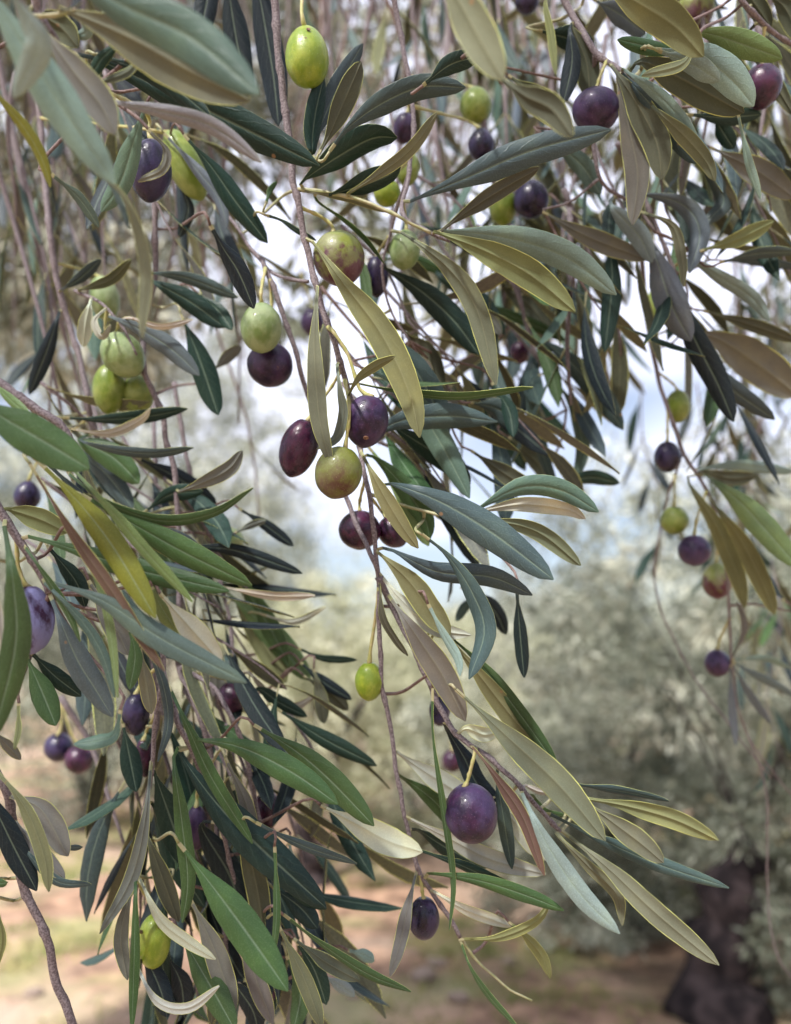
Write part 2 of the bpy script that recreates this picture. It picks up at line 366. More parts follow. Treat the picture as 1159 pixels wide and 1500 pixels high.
# ------------------------------------------------------------------ branch builder
class Branch:
    def __init__(self, label, seed=0, group=None):
        self.label = label; self.tw = []; self.lv = []; self.seed = seed; self.group = group
        self.rnd = random.Random(seed * 13 + 5)
    def twig(self, pts, r0, r1, d=None, mat=None):
        """pts: (x, y[, depth]) photo pixels; r in mm"""
        q = [(p[0], p[1], p[2] if len(p) > 2 else d) for p in pts]
        self.tw.append((q, r0, r1, mat)); return self
    def leaves(self, text):
        for ln in text.strip().splitlines():
            ln = ln.split('#')[0].strip()
            if not ln: continue
            h, p = ln.split('|')
            h = h.split(); o = dict(r=None, t=None, c=0.28, e=0, x=0)
            for k in h[5:]: o[k[0]] = float(k[1:])
            pts = [tuple(float(v) for v in q.split(',')) for q in p.split()]
            if h[0] != '-':
                ox, oy = CROP[h[0]]; pts = [(ox + a / CS, oy + b / CS) for a, b in pts]; w = float(h[3]) / CS
            else: w = float(h[3])
            self.lv.append((h[1], h[2], w, float(h[4]), o, pts))
        return self
    def build(self):
        rnd = self.rnd
        samples = []   # (x, y, depth) points on the twigs, for attachment
        root_px = self.tw[0][0][0]
        root = empty('olive_branch', P(*root_px), self.label, 'branch', self.group)
        self.root = root
        for ti, (q, r0, r1, mat) in enumerate(self.tw):
            L = sum(math.dist(q[i][:2], q[i + 1][:2]) for i in range(len(q) - 1))
            n = max(6, int(L / 9))
            c = catmull(q, n)
            pts, rad = [], []
            base = P(*c[0])
            for i, p in enumerate(c):
                samples.append(tuple(p))
                wv = P(*p)
                k = noise.noise_vector(Vector((p[0] * 0.03, p[1] * 0.03, self.seed)))
                pts.append(wv + k * 0.0006 - base)
                rr = (r0 + (r1 - r0) * i / n) * 0.00088
                kn = (i + ti * 2) % 7
                if kn == 0 and rnd.random() < .7: rr *= 1.3
                rad.append(rr * (1 + 0.10 * noise.noise(Vector((p[0] * .07, p[1] * .07, 3)))))
            me = tube_mesh('twig', pts, rad, mat or M_TWIG, 10, jit=0.0, seed=ti)
            link('twig' if ti == 0 else 'side_twig', me, root, base)
        S = np.array(samples)
        self.S = S
        for li, (side, tone, w, d, o, pts) in enumerate(self.lv):
            self.leaf(side, tone, w, d, o, pts, li)
        return self
    def leaf(self, side, tone, w, d, o, pts, li):
        rnd = random.Random(self.seed * 1000 + li)
        S = self.S; root = self.root
        b = pts[0]
        dist = np.hypot(S[:, 0] - b[0], S[:, 1] - b[1])
        k = int(dist.argmin()); dm = dist[k]
        bd = d
        if not o['x']:
            a = S[k]
            if dm < 30:
                if dm > 3: pts = [(float(a[0]), float(a[1]))] + pts
                bd = float(a[2])
            elif dm < 260:
                # a short shoot joins the leaf base to the twig, passing behind
                far = max(a[2], d) + 0.012
                lx, ly = pts[1][0] - b[0], pts[1][1] - b[1]; ln = math.hypot(lx, ly) + 1e-6; st = min(0.35 * dm, 22)
                q = [(a[0], a[1], a[2]), (a[0] * .6 + b[0] * .4, a[1] * .6 + b[1] * .4, far), (b[0] - lx / ln * st, b[1] - ly / ln * st, d + 0.004), (b[0], b[1], d + 0.0005)]
                c = catmull(q, 10); base = P(*c[0])
                pv = [P(*p) - base for p in c]
                rad = [(0.0007 - 0.00022 * i / 10) for i in range(11)]
                link('side_twig', tube_mesh('side_twig', pv, rad, M_TWIG_RED if dm > 60 else M_PET, 6), root, base)
        tip = d + (o['t'] / 1000 if o['t'] is not None else (rnd.random() - 0.5) * 0.016)
        n = 18
        q = [(p[0], p[1]) for p in pts]
        c = catmull(q, n)
        mids = []
        for i, p in enumerate(c):
            s = i / n
            dd = d + (tip - d) * s
            if s < 0.22: dd = bd + (dd - bd) * (0.5 - 0.5 * math.cos(math.pi * s / 0.22))
            mids.append(P(p[0], p[1], dd))
        base = mids[0].copy()
        roll = R(o['r']) if o['r'] is not None else R((rnd.random() - 0.5) * 40)
        tw = R((rnd.random() - 0.5) * 30)
        tang, nrm, wid, rel = [], [], [], []
        petf = 0.055
        dmean = d
        ww = 0.82 * w / FPX * dmean / max(0.5, math.cos(roll))
        for i in range(n + 1):
            T = (mids[min(i + 1, n)] - mids[max(i - 1, 0)]).normalized()
            V = (CAM - mids[i]).normalized()
            N = (V - T * V.dot(T)).normalized()
            rr = roll + tw * (i / n - 0.5)
            N = Matrix.Rotation(rr, 3, T) @ N
            if side == 'U': N = -N
            s = i / n
            if s <= petf: wi = 0.0013
            else:
                s2 = (s - petf) / (1 - petf)
                wi = max(0.0013 * (1 - s2), ww * leaf_profile(s2, o['e']))
            if i == n: wi = 0.0005
            tang.append(T); nrm.append(N); wid.append(wi); rel.append(mids[i] - base)
        geo = leaf_geo(rel, tang, nrm, wid, o['c'], 0.00038, 8, 0.0, 0.10, self.seed * 100 + li)
        me = leaf_mesh('leaf', geo)
        ob = link('leaf', me, root, base)
        if side == 'T':
            tt = TONE[tone]; ut = UTONE['u'] if tone != 'b' else UTONE['b']
        else:
            ut = UTONE[tone]; tt = TONE['a'] if tone != 'b' else TONE['b']
        ob['top_tone'] = jit3(tt, rnd); ob['under_tone'] = jit3(ut, rnd)
        return ob

# fruit ---------------------------------------------------------------------
_fruit_cache = {}
def fruit_mesh(kind, v):
    if (kind, v) in _fruit_cache: return _fruit_cache[(kind, v)]
    rnd = random.Random(v); nu, nv = 28, 18
    verts, faces = [(0, 0, 0.5)], []
    asym = 0.06 * (rnd.random() - 0.5) * 2
    for j in range(1, nv):
        th = math.pi * j / nv; z = 0.5 * math.cos(th); r = 0.5 * math.sin(th)
        r *= 1 + asym * z * 2 + 0.03 * (1 - abs(2 * z))
        if j < 2: z -= 0.018
        if j == nv - 1: z -= 0.008
        for i in range(nu):
            a = 2 * math.pi * i / nu
            k = 1 + 0.035 * noise.noise(Vector((math.cos(a) * r * 3, math.sin(a) * r * 3, z * 3 + v * 9)))
            verts.append((r * k * math.cos(a), r * k * math.sin(a), z))
    verts[0] = (0, 0, 0.47); verts.append((0, 0, -0.515)); last = len(verts) - 1
    for i in range(nu):
        i2 = (i + 1) % nu
        faces.append((0, 1 + i, 1 + i2)); faces.append((last, 1 + (nv - 2) * nu + i2, 1 + (nv - 2) * nu + i))
        for j in range(nv - 2):
            a = 1 + j * nu
            faces.append((a + i, a + nu + i, a + nu + i2, a + i2))
    me = bpy.data.meshes.new('fruit'); me.from_pydata(verts, [], faces); me.materials.append(FM[kind])
    me.polygons.foreach_set('use_smooth', [True] * len(faces)); me.update()
    _fruit_cache[(kind, v)] = me
    return me

def scar_mesh():
    verts, faces = [(0, 0, 0.25)], []
    for j, (r, z) in enumerate(((0.4, 0.12), (0.7, 0.34), (1.0, -0.05), (0.9, -0.5))):
        for i in range(10):
            a = 2 * math.pi * i / 10
            verts.append((r * math.cos(a), r * math.sin(a) * 0.85, z))
    for i in range(10):
        i2 = (i + 1) % 10; faces.append((0, 1 + i, 1 + i2))
        for j in range(3):
            a = 1 + 10 * j; faces.append((a + i, a + 10 + i, a + 10 + i2, a + i2))
    me = bpy.data.meshes.new('scar'); me.from_pydata(verts, [], faces); me.materials.append(M_SCAR)
    me.polygons.foreach_set('use_smooth', [True] * len(faces)); return me
SCAR = scar_mesh()
OLV = [0]
def olive(branch, x, y, w, h, d, kind, tilt, label, stem=None, scars=(), lean=0, group=None):
    """x, y, w, h in photo pixels; tilt in the picture plane (deg, + = top leans right); stem: pixel points top->twig"""
    OLV[0] += 1; v = OLV[0]; rnd = random.Random(v)
    ctr = P(x, y, d)
    sx = w / FPX * d * 1.0; sz = h / FPX * d
    ly = rnd.uniform(-12, 12) + lean
    rot = (CM @ Matrix.Rotation(R(-tilt), 3, 'Z') @ Matrix.Rotation(R(-90 + ly), 3, 'X'))  # local +Z -> picture up
    Rm = rot @ Matrix.Rotation(rnd.random() * 6, 3, 'Z')
    topw = ctr + rot @ Vector((0, 0, 0.47 * sz))
    root = empty('olive', topw, label, 'olive', group)
    f = link('fruit', fruit_mesh(kind, v), root)
    f.location = ctr - topw; f.rotation_euler = Rm.to_euler(); f.scale = (sx, sx, sz)
    # stem
    S = branch.S if branch else None
    tx = x + math.sin(R(tilt)) * h * 0.46; ty = y - math.cos(R(tilt)) * h * 0.46
    if stem is None and S is not None:
        sel = S[(S[:, 1] < ty - 10) & (S[:, 1] > ty - 160)]
        if len(sel) == 0: sel = S[S[:, 1] < ty] if (S[:, 1] < ty).any() else S
        dd = np.hypot(sel[:, 0] - tx, (sel[:, 1] - (ty - 45)) * 0.7)
        k = sel[int(dd.argmin())]
        stem = [((tx * .75 + k[0] * .25) + math.sin(R(tilt)) * 8, ty * .6 + k[1] * .4, d), (k[0], k[1], k[2])]
    elif stem is not None:
        stem = [(p[0], p[1], p[2] if len(p) > 2 else d) for p in stem]
        if S is not None:
            e = stem[-1]; dd = np.hypot(S[:, 0] - e[0], S[:, 1] - e[1]); k = S[int(dd.argmin())]
            if dd.min() < 70: stem[-1] = (k[0], k[1], k[2])
    if stem:
        c = catmull([(tx, ty, d)] + stem, 12)
        pts = [P(*p) for p in c]
        pts[0] = topw - (pts[1] - topw).normalized() * 0.001
        rad = [0.0011, 0.0009] + [0.00062] * 9 + [0.0008, 0.001]
        for i in (4, 8): rad[i] *= 1.3
        link('stem', tube_mesh('stem', [p - topw for p in pts], rad, M_STEM, 7, jit=0.2, seed=v), root, topw)
    for (ax, ay, r) in scars:      # offsets in units of the half-size as seen in the photo
        zz = math.sqrt(max(0.02, 1 - ax * ax - ay * ay))
        loc = Vector((ax * sx / 2, -ay * sz / 2, zz * sx / 2))
        nn = Vector((ax / sx, -ay / sz, zz / sx)).normalized()
        s = link('scar', SCAR, root)
        q = (CM @ nn).to_track_quat('Z', 'Y')
        s.location = (ctr - topw) + CM @ loc * 1.0
        s.rotation_mode = 'QUATERNION'; s.rotation_quaternion = q; s.scale = (r * .001, r * .001, r * .0006)
    return root

MARKS = [(450, 84, 'the large lime-green olive'), (497, 379, 'the half green, half wine olive'), (383, 480, 'the scarred green olive'), (438, 656, 'the cluster of three olives'),
         (541, 998, 'the small lime olive'), (621, 1345, 'the lowest blue-black olive'), (690, 1191, 'the largest purple olive'), (697, 155, 'the blurred green olive'), (737, 303, 'the black olive pair'),
         (873, 162, 'the large violet olive'), (1116, 127, 'the wine-red corner olive'), (1018, 16, 'the top-edge mauve olive'), (961, 452, 'the elongated green olive'), (978, 669, 'the blue-black right olive'),
         (1017, 806, 'the round purple right olive'), (1051, 971, 'the fan of grey leaves'), (180, 520, 'the group of green olives'), (221, 250, 'the olive with the curled leaf'), (44, 907, 'the bloom-covered olive'),
         (150, 780, 'the yellowing leaf'), (226, 1378, 'the yellow-green lower olive'), (60, 1390, 'the bare grey twig'), (593, 366, 'the olive behind the two-tone leaf'), (100, 1100, 'the blurred pair of dark olives'),
         (640, 600, 'the round-tipped grey leaf'), (830, 400, 'the pale two-tone leaf'), (1080, 760, 'the bright green right leaf'), (310, 540, 'the black-green hanging leaf'), (380, 1455, 'the bottom wine olive'), (1050, 1420, 'the gnarled trunk')]
_used = set()
def where(x, y):
    '''an unused place name: side of the nearest landmark'''
    best = None
    for (mx, my, nm) in MARKS:
        dx, dy = x - mx, y - my
        if abs(dx) < 14 and abs(dy) < 14: cands = [('behind', 0)]
        elif abs(dx) > abs(dy): cands = [('right of' if dx > 0 else 'left of', 0), ('beyond', 25)]
        else: cands = [('below' if dy > 0 else 'above', 0), ('past', 25)]
        far = math.hypot(dx, dy)
        cands = [(c if far < 150 else 'well ' + c if c.split()[0] in ('right', 'left', 'below', 'above') else 'far ' + c, p) for c, p in cands]
        for c, p in cands:
            if (c, nm) in _used: continue
            sc = far + p
            if best is None or sc < best[0]: best = (sc, c, nm)
    _used.add(best[1:]); return best[1] + ' ' + best[2]

#@@STRUCTURE
# ------------------------------------------------------------------ ground
def terrain(x, y):
    h = 0.10 * noise.noise(Vector((x * 0.35, y * 0.35, 0))) + 0.35 * noise.noise(Vector((x * 0.06, y * 0.06, 2)))
    k = max(0, 1 - math.hypot(x, y) / 2.5)
    h = h * (1 - k)
    return h + 0.03 * noise.noise(Vector((x * 1.7, y * 1.7, 5)))
def build_ground():
    xs = np.concatenate([-np.geomspace(600, 9, 16), np.linspace(-8, 8, 90), np.geomspace(9, 600, 16)])
    ys = np.concatenate([-np.geomspace(200, 4, 10), np.linspace(-3, 18, 120), np.geomspace(19, 900, 22)])
    v = [(x, y, terrain(x, y) if abs(x) < 60 and abs(y) < 60 else 0.0) for y in ys for x in xs]
    nx = len(xs); f = [(j * nx + i, j * nx + i + 1, (j + 1) * nx + i + 1, (j + 1) * nx + i) for j in range(len(ys) - 1) for i in range(nx - 1)]
    me = bpy.data.meshes.new('ground'); me.from_pydata([tuple(map(float, p)) for p in v], [], f)
    me.polygons.foreach_set('use_smooth', [True] * len(f))
    m, n, l = newmat('red_soil')
    out = nd(n, 'ShaderNodeOutputMaterial'); bs = nd(n, 'ShaderNodeBsdfPrincipled', i_Roughness=0.95)
    oc = nd(n, 'ShaderNodeTexCoord')
    a = nd(n, 'ShaderNodeTexNoise', i_Scale=0.9, i_Detail=6.0); l.new(oc.outputs['Object'], a.inputs['Vector'])
    b = nd(n, 'ShaderNodeTexNoise', i_Scale=7.0, i_Detail=8.0); l.new(oc.outputs['Object'], b.inputs['Vector'])
    g = nd(n, 'ShaderNodeTexNoise', i_Scale=1.3, i_Detail=5.0, i_W=3.0, noise_dimensions='4D'); l.new(oc.outputs['Object'], g.inputs['Vector'])
    c = mix(n, l, ramp(n, l, b.outputs[0], 0.35, 0.65), (0.13, 0.072, 0.045), (0.37, 0.23, 0.15))
    c = mix(n, l, ramp(n, l, a.outputs[0], 0.45, 0.65), c, (0.37, 0.27, 0.20))
    c = mix(n, l, math_n(n, l, 'MULTIPLY', ramp(n, l, g.outputs[0], 0.50, 0.66), 0.75), c, mix(n, l, b.outputs[0], (0.12, 0.15, 0.045), (0.30, 0.29, 0.13)))
    l.new(c, bs.inputs['Base Color'])
    bp = nd(n, 'ShaderNodeBump', i_Strength=1.0, i_Distance=0.06); l.new(b.outputs[0], bp.inputs['Height']); l.new(bp.outputs[0], bs.inputs['Normal'])
    l.new(bs.outputs[0], out.inputs[0]); me.materials.append(m)
    setp(link('ground', me), 'reddish brown soil of the grove with grassy patches', None, None, 'structure')
build_ground()

# ------------------------------------------------------------------ background olive trees
def leaf_cloud_material(name, c1, c2, c3):
    m, n, l = newmat(name)
    out = nd(n, 'ShaderNodeOutputMaterial'); bs = nd(n, 'ShaderNodeBsdfPrincipled', i_Roughness=0.5)
    at = nd(n, 'ShaderNodeAttribute', attribute_type='GEOMETRY', attribute_name='tone')
    f = at.outputs['Fac']
    r = nd(n, 'ShaderNodeValToRGB'); e = r.color_ramp.elements
    e[0].position = 0.0; e[0].color = (*c1, 1); e[1].position = 1.0; e[1].color = (*c3, 1)
    k = e.new(0.6); k.color = (*c2, 1)
    l.new(f, r.inputs[0]); l.new(r.outputs[0], bs.inputs['Base Color'])
    tr = nd(n, 'ShaderNodeBsdfTranslucent'); l.new(r.outputs[0], tr.inputs[0])
    ms = nd(n, 'ShaderNodeMixShader', i_0=0.38); l.new(bs.outputs[0], ms.inputs[1]); l.new(tr.outputs[0], ms.inputs[2]); l.new(ms.outputs[0], out.inputs[0])
    return m
M_CR = [leaf_cloud_material('grove_foliage_grey', (0.06, 0.075, 0.050), (0.25, 0.27, 0.20), (0.74, 0.75, 0.62)),
        leaf_cloud_material('grove_foliage_pale', (0.18, 0.20, 0.11), (0.46, 0.46, 0.30), (0.74, 0.72, 0.56))]

def cloud_mesh(name, centres, radii, per, size, mat, seed, flat=0.8):
    """leaf blades spread through clumps; centres Nx3"""
    g = np.random.default_rng(seed)
    C = np.repeat(centres, per, axis=0); Rr = np.repeat(radii, per)[:, None]
    N = len(C)
    d = g.normal(size=(N, 3)); d /= np.linalg.norm(d, axis=1)[:, None]
    p = C + d * Rr * (g.random((N, 1)) ** 0.45) * np.array([1, 1, flat])
    ax = d + g.normal(size=(N, 3)) * 0.6 + np.array([0, 0, -0.5]); ax /= np.linalg.norm(ax, axis=1)[:, None]
    ref = g.normal(size=(N, 3)); b = np.cross(ax, ref); b /= np.linalg.norm(b, axis=1)[:, None]
    L = size * (0.7 + 0.6 * g.random((N, 1))); w = L * 0.13
    nn = np.cross(ax, b)
    v = np.stack([p, p + ax * L * 0.5 + b * w + nn * L * .05, p + ax * L, p + ax * L * 0.5 - b * w + nn * L * .05], axis=1).reshape(-1, 3)
    me = bpy.data.meshes.new(name)
    me.vertices.add(4 * N); me.vertices.foreach_set('co', v.ravel().astype('f'))
    me.loops.add(4 * N); me.loops.foreach_set('vertex_index', np.arange(4 * N, dtype='i'))
    me.polygons.add(N); me.polygons.foreach_set('loop_start', np.arange(0, 4 * N, 4, dtype='i')); me.polygons.foreach_set('loop_total', np.full(N, 4, dtype='i'))
    me.update(); me.validate()
    a = me.attributes.new('tone', 'FLOAT', 'FACE'); 
    t = np.clip(np.repeat(g.random(len(centres)), per) * 0.55 + g.random(N) * 0.6, 0, 1)
    a.data.foreach_set('value', t.astype('f'))
    me.materials.append(mat)
    return me

def grove_tree(px, depth, label, height, spread, trunk_r, seed, pale=0, clumps=120, per=150, leaf=0.07, lean=(0, 0), crown_z=0.35, trunkmat=None, fork=4, base=None, limb_k=0.42, bow=0.0):
    rnd = random.Random(seed); g = np.random.default_rng(seed)
    if base is None:
        q = P(px, 960, depth); bx, by = q.x, q.y
    else: bx, by = base
    bz = terrain(bx, by) - 0.05
    root = empty('olive_tree', (bx, by, bz), label, 'tree', 'olive trees of the grove behind')
    # trunk: twisted, then limbs
    th = height * crown_z
    path = []
    for i in range(13):
        s = i / 12
        path.append(Vector((lean[0] * s - bow * math.sin(s * 3.14) + 0.09 * math.sin(s * 7 + seed) * trunk_r * 5 * s, lean[1] * s + 0.07 * math.cos(s * 6 + seed) * trunk_r * 4 * s, th * s)))
    rad = [trunk_r * (1.45 - 0.9 * (i / 12) ** 0.5 + 0.22 * math.sin(i * 1.7 + seed)) for i in range(13)]
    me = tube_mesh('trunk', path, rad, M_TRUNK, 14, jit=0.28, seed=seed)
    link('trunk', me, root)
    top = path[-1]
    clumps_c = []
    cz = height * (crown_z + (1 - crown_z) * 0.5)
    for k in range(fork):
        a = 2 * math.pi * (k + rnd.random() * .6) / fork
        end = Vector((math.cos(a) * spread * 0.6, math.sin(a) * spread * 0.6, cz + rnd.uniform(-.1, .35) * height * .4)) + Vector((lean[0], lean[1], 0))
        pts = [top - Vector((0, 0, 0.12 * k * trunk_r)), top.lerp(end, 0.45) + Vector((0, 0, height * 0.05)), end]
        cc = [Vector(c) for c in catmull([tuple(p) for p in pts], 9)]
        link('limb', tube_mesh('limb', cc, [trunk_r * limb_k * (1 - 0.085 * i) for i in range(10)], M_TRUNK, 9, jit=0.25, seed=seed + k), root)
    for _ in range(clumps):
        d = g.normal(size=3); d /= np.linalg.norm(d)
        r = g.random() ** 0.4
        c = np.array([lean[0], lean[1], cz]) + d * r * np.array([spread, spread, height * (1 - crown_z) * 0.55])
        c += np.array([1, 1, .6]) * 0.22 * spread * np.array(noise.noise_vector(Vector(tuple(c * 0.9 + seed))))
        clumps_c.append(c)
    cc = np.array(clumps_c)
    me = cloud_mesh('crown', cc, g.uniform(0.10, 0.30, len(cc)) * spread * 0.6, per, leaf, M_CR[pale], seed)
    link('crown', me, root)
    return root

#           px   depth label
grove_tree(1030, 4.1, 'gnarled olive tree with thick dark leaning trunk at lower right', 2.9, 1.30, 0.19, 11, 0, 150, 130, 0.06, (0.26, 0.05), 0.27, limb_k=0.07, bow=0.16)
grove_tree(850, 6.0, 'rounded grey-green olive tree low over the ground right of the small lime olive', 2.3, 1.35, 0.12, 12, 0, 210, 150, 0.06, (0, 0), 0.02)
grove_tree(462, 6.6, 'pale olive tree behind the branches with a thin dark trunk at centre', 2.35, 1.15, 0.12, 13, 1, 120, 160, 0.06, (-0.03, 0), 0.30)
grove_tree(150, 8.4, 'tall shady olive tree at left over the reddish soil', 6.2, 2.3, 0.14, 14, 0, 380, 190, 0.065, (-0.05, 0), 0.02)
grove_tree(640, 12.5, 'cream-green olive tree far off straight behind the small lime olive', 2.3, 2.6, 0.25, 15, 1, 170, 150, 0.09, (0, 0), 0.05)
grove_tree(330, 15, 'distant olive tree between the left and the pale centre tree', 4.6, 2.8, 0.25, 16, 1, 170, 130, 0.10, (0, 0), 0.05)
grove_tree(1010, 13, 'distant grey olive tree behind the gnarled trunk', 3.9, 3.0, 0.25, 17, 0, 190, 140, 0.10, (0, 0), 0.05)
grove_tree(260, 11, 'tall grey-green olive tree behind the green olive group', 6.4, 2.3, 0.16, 23, 0, 260, 160, 0.075, (-.2, 0), 0.02)
grove_tree(640, 8.2, 'low grey-green olive tree in the middle distance under the small lime olive', 2.2, 1.6, 0.12, 24, 1, 190, 150, 0.06, (0, 0), 0.0)
grove_tree(60, 20, 'farthest olive tree at the left edge', 6.0, 3.8, 0.3, 18, 0, 160, 120, 0.13, (0, 0), 0.05)
grove_tree(760, 24, 'farthest olive tree in the centre gap under the pale sky', 3.4, 4.4, 0.3, 19, 0, 160, 120, 0.15, (0, 0), 0.05)
grove_tree(1190, 6.0, 'bushy grey-green olive tree at the right edge beyond the gnarled one', 3.2, 1.5, 0.16, 20, 0, 200, 160, 0.06, (0, 0), 0.02)
grove_tree(1210, 4.3, 'low leafy sucker growth of an olive at the right edge beside the gnarled trunk', 1.5, 0.75, 0.06, 21, 0, 150, 130, 0.055, (0, 0), 0.0)
grove_tree(900, 5.2, 'low olive bush directly behind the gnarled trunk', 1.5, 0.8, 0.07, 22, 0, 110, 130, 0.055, (0, 0), 0.0)

# the tree under whose canopy the camera stands: trunk out of view to the left
def host_tree():
    bx, by = -2.3, 2.4
    root = empty('olive_tree', (bx, by, terrain(bx, by) - .05), 'big old olive tree whose shady canopy and mauve twigs fill the top background', 'tree', None)
    path = [Vector((0.05 * math.sin(i), 0.05 * math.cos(i * 1.3), 0.24 * i)) for i in range(12)]
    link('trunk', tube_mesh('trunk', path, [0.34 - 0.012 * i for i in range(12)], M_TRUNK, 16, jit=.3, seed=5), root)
    o = root.location; top = path[-1]
    g = np.random.default_rng(77); rnd = random.Random(8)
    ends = [P(700, -80, 1.7), P(330, -120, 1.9), P(1150, -200, 2.0), P(560, -300, 1.2), P(60, 60, 2.2), Vector((-.4, -1.6, 3.3)), Vector((1.4, -1.0, 3.4)), Vector((1.6, .9, 3.2))]
    for k, e in enumerate(ends):
        e = e - o; m1 = top.lerp(e, .4) + Vector((0, 0, .55))
        cc = [Vector(c) for c in catmull([tuple(top), tuple(m1), tuple(e)], 14)]
        link('limb', tube_mesh('limb', cc, [0.11 - 0.0068 * i for i in range(15)], M_TRUNK, 9, jit=.2, seed=k), root)
    # thin twigs raining down from the limbs
    def rain(x0, y0, x1, y1, d, r, k):
        A = P(x0, y0, d); B = P(x1, y1, d * rnd.uniform(.95, 1.05)); q = A.lerp(B, .5) + Vector((rnd.uniform(-.05, .05), rnd.uniform(-.05, .05), .04)) * d
        cc = [Vector(c) - A for c in catmull([tuple(A), tuple(q), tuple(B)], 12)]
        link('hanging_twig', tube_mesh('hanging_twig', cc, [r * (1 - .05 * i) for i in range(13)], M_TWIG if k % 3 else M_TWIG_RED, 6, jit=.05, seed=k), root, A)
    for k in range(64):
        a = rnd.uniform(-1, 1); d = rnd.uniform(.7, 1.9)
        x0 = 640 + a * 170 + rnd.uniform(-40, 40)
        rain(x0, -80 - rnd.random() * 80, x0 + a * 60 + rnd.uniform(-110, 60), rnd.uniform(180, 420), d, rnd.uniform(.0009, .0028), k)
    for k in range(34):
        d = rnd.uniform(.8, 2.0); x0 = rnd.uniform(-60, 330)
        rain(x0, -80 - rnd.random() * 80, x0 + rnd.uniform(-170, 150), rnd.uniform(300, 640), d, rnd.uniform(.001, .0022), 100 + k)
    # crown: clumps seen in the frame, then the rest of the dome overhead
    cs, rs = [], []
    def add(x, y, d, r): cs.append(np.array(P(x, y, d) - o)); rs.append(r)
    for _ in range(270):
        x = g.uniform(-200, 480); y = g.uniform(-320, 470) if x < 300 else g.uniform(-320, 200)
        add(x, y, g.uniform(1.6, 3.4), g.uniform(.10, .22))
    for _ in range(30): add(g.uniform(-100, 300), g.uniform(380, 600), g.uniform(2.0, 3.6), g.uniform(.07, .14))
    for _ in range(16): add(g.uniform(380, 1250), g.uniform(150, 520), g.uniform(1.2, 2.6), g.uniform(.04, .08))
    for _ in range(45): add(g.uniform(380, 800), g.uniform(-320, 170), g.uniform(1.5, 3.2), g.uniform(.08, .18))
    for _ in range(20): add(g.uniform(780, 1400), g.uniform(-320, 300), g.uniform(1.3, 3.0), g.uniform(.07, .14))
    for _ in range(330):
        a = g.uniform(0, 6.283); r = 3.4 * math.sqrt(g.random()); x, y = -.9 + r * math.cos(a), .6 + r * math.sin(a)
        z = g.uniform(2.7, 4.2) - .12 * r * r * .5
        if y > .3 and z < 1.6 + y * 1.05: continue
        cs.append(np.array((x, y, z)) - np.array(o)); rs.append(g.uniform(.15, .3))
    for _ in range(28):  # unseen clumps added across the sun's path to shade and dapple the foreground
        v = g.normal(size=3) * np.array([.75, .75, .3]) + np.array([-.85, -.75, 3.1])
        cs.append(v - np.array(o)); rs.append(g.uniform(.12, .24))
    link('crown', cloud_mesh('crown', np.array(cs), np.array(rs), 95, 0.058, M_CR[0], 31), root)
host_tree()

# stones and grass
def rocks():
    rnd = random.Random(3)
    ms = []
    for k in range(4):
        v, f = [], []
        nu, nv = 9, 6
        for j in range(nv + 1):
            for i in range(nu):
                th = math.pi * j / nv; a = 2 * math.pi * i / nu
                p = Vector((math.sin(th) * math.cos(a), math.sin(th) * math.sin(a), 0.6 * math.cos(th)))
                p *= 1 + 0.45 * noise.noise(p * 1.6 + Vector((k * 7, 0, 0)))
                v.append(p)
        for j in range(nv):
            for i in range(nu):
                f.append((j * nu + i, (j + 1) * nu + i, (j + 1) * nu + (i + 1) % nu, j * nu + (i + 1) % nu))
        me = bpy.data.meshes.new('stone'); me.from_pydata(v, [], f); me.materials.append(M_ROCK); ms.append(me)
    spots = [(51, 1437, .05), (618, 1420, .08), (672, 1448, .06), (640, 1395, .05), (745, 1385, .05), (20, 1300, .05), (520, 1448, .04)]
    for (x, y, s) in spots:
        dv = (P(x, y, 1) - CAM); t = -CAM.z / dv.z; p = CAM + dv * t
        o = link('stone', rnd.choice(ms)); o.location = (p.x, p.y, terrain(p.x, p.y) + s * 0.25)
        o.rotation_euler = (rnd.uniform(-.2, .2), rnd.uniform(-.2, .2), rnd.random() * 6); o.scale = (s * rnd.uniform(.8, 1.3), s, s * rnd.uniform(.6, .9))
        setp(o, 'blurred pale stone on the reddish soil, ' + where(x, y), 'stone', 'stones on the grove floor')
rocks()
def grass():
    g = np.random.default_rng(5); c = []
    while len(c) < 2600:
        x, y = g.uniform(-4.5, 4.5), g.uniform(2.4, 13)
        if noise.noise(Vector((x * 0.9, y * 0.9, 4))) + 0.25 * noise.noise(Vector((x * 3, y * 3, 4))) > 0.10: c.append((x, y, terrain(x, y)))
    C = np.array(c); per = 14; N = len(C) * per
    b = np.repeat(C, per, axis=0) + np.concatenate([g.normal(size=(N, 2)) * 0.035, np.zeros((N, 1))], 1)
    L = g.uniform(0.02, 0.075, (N, 1)); d = np.concatenate([g.normal(size=(N, 2)) * 0.55, np.ones((N, 1))], 1)
    a = g.random((N, 1)) * 6.28; s = np.concatenate([np.cos(a), np.sin(a), np.zeros((N, 1))], 1) * 0.0035
    v = np.stack([b - s, b + s, b + d * L], 1).reshape(-1, 3)
    me = bpy.data.meshes.new('grass'); me.vertices.add(3 * N); me.vertices.foreach_set('co', v.ravel().astype('f'))
    me.loops.add(3 * N); me.loops.foreach_set('vertex_index', np.arange(3 * N, dtype='i'))
    me.polygons.add(N); me.polygons.foreach_set('loop_start', np.arange(0, 3 * N, 3, dtype='i')); me.polygons.foreach_set('loop_total', np.full(N, 3, dtype='i'))
    me.update(); me.materials.append(M_GRASS)
    setp(link('grass', me), 'thin yellow-green grass on the grove floor', 'grass', None, 'stuff')
grass()

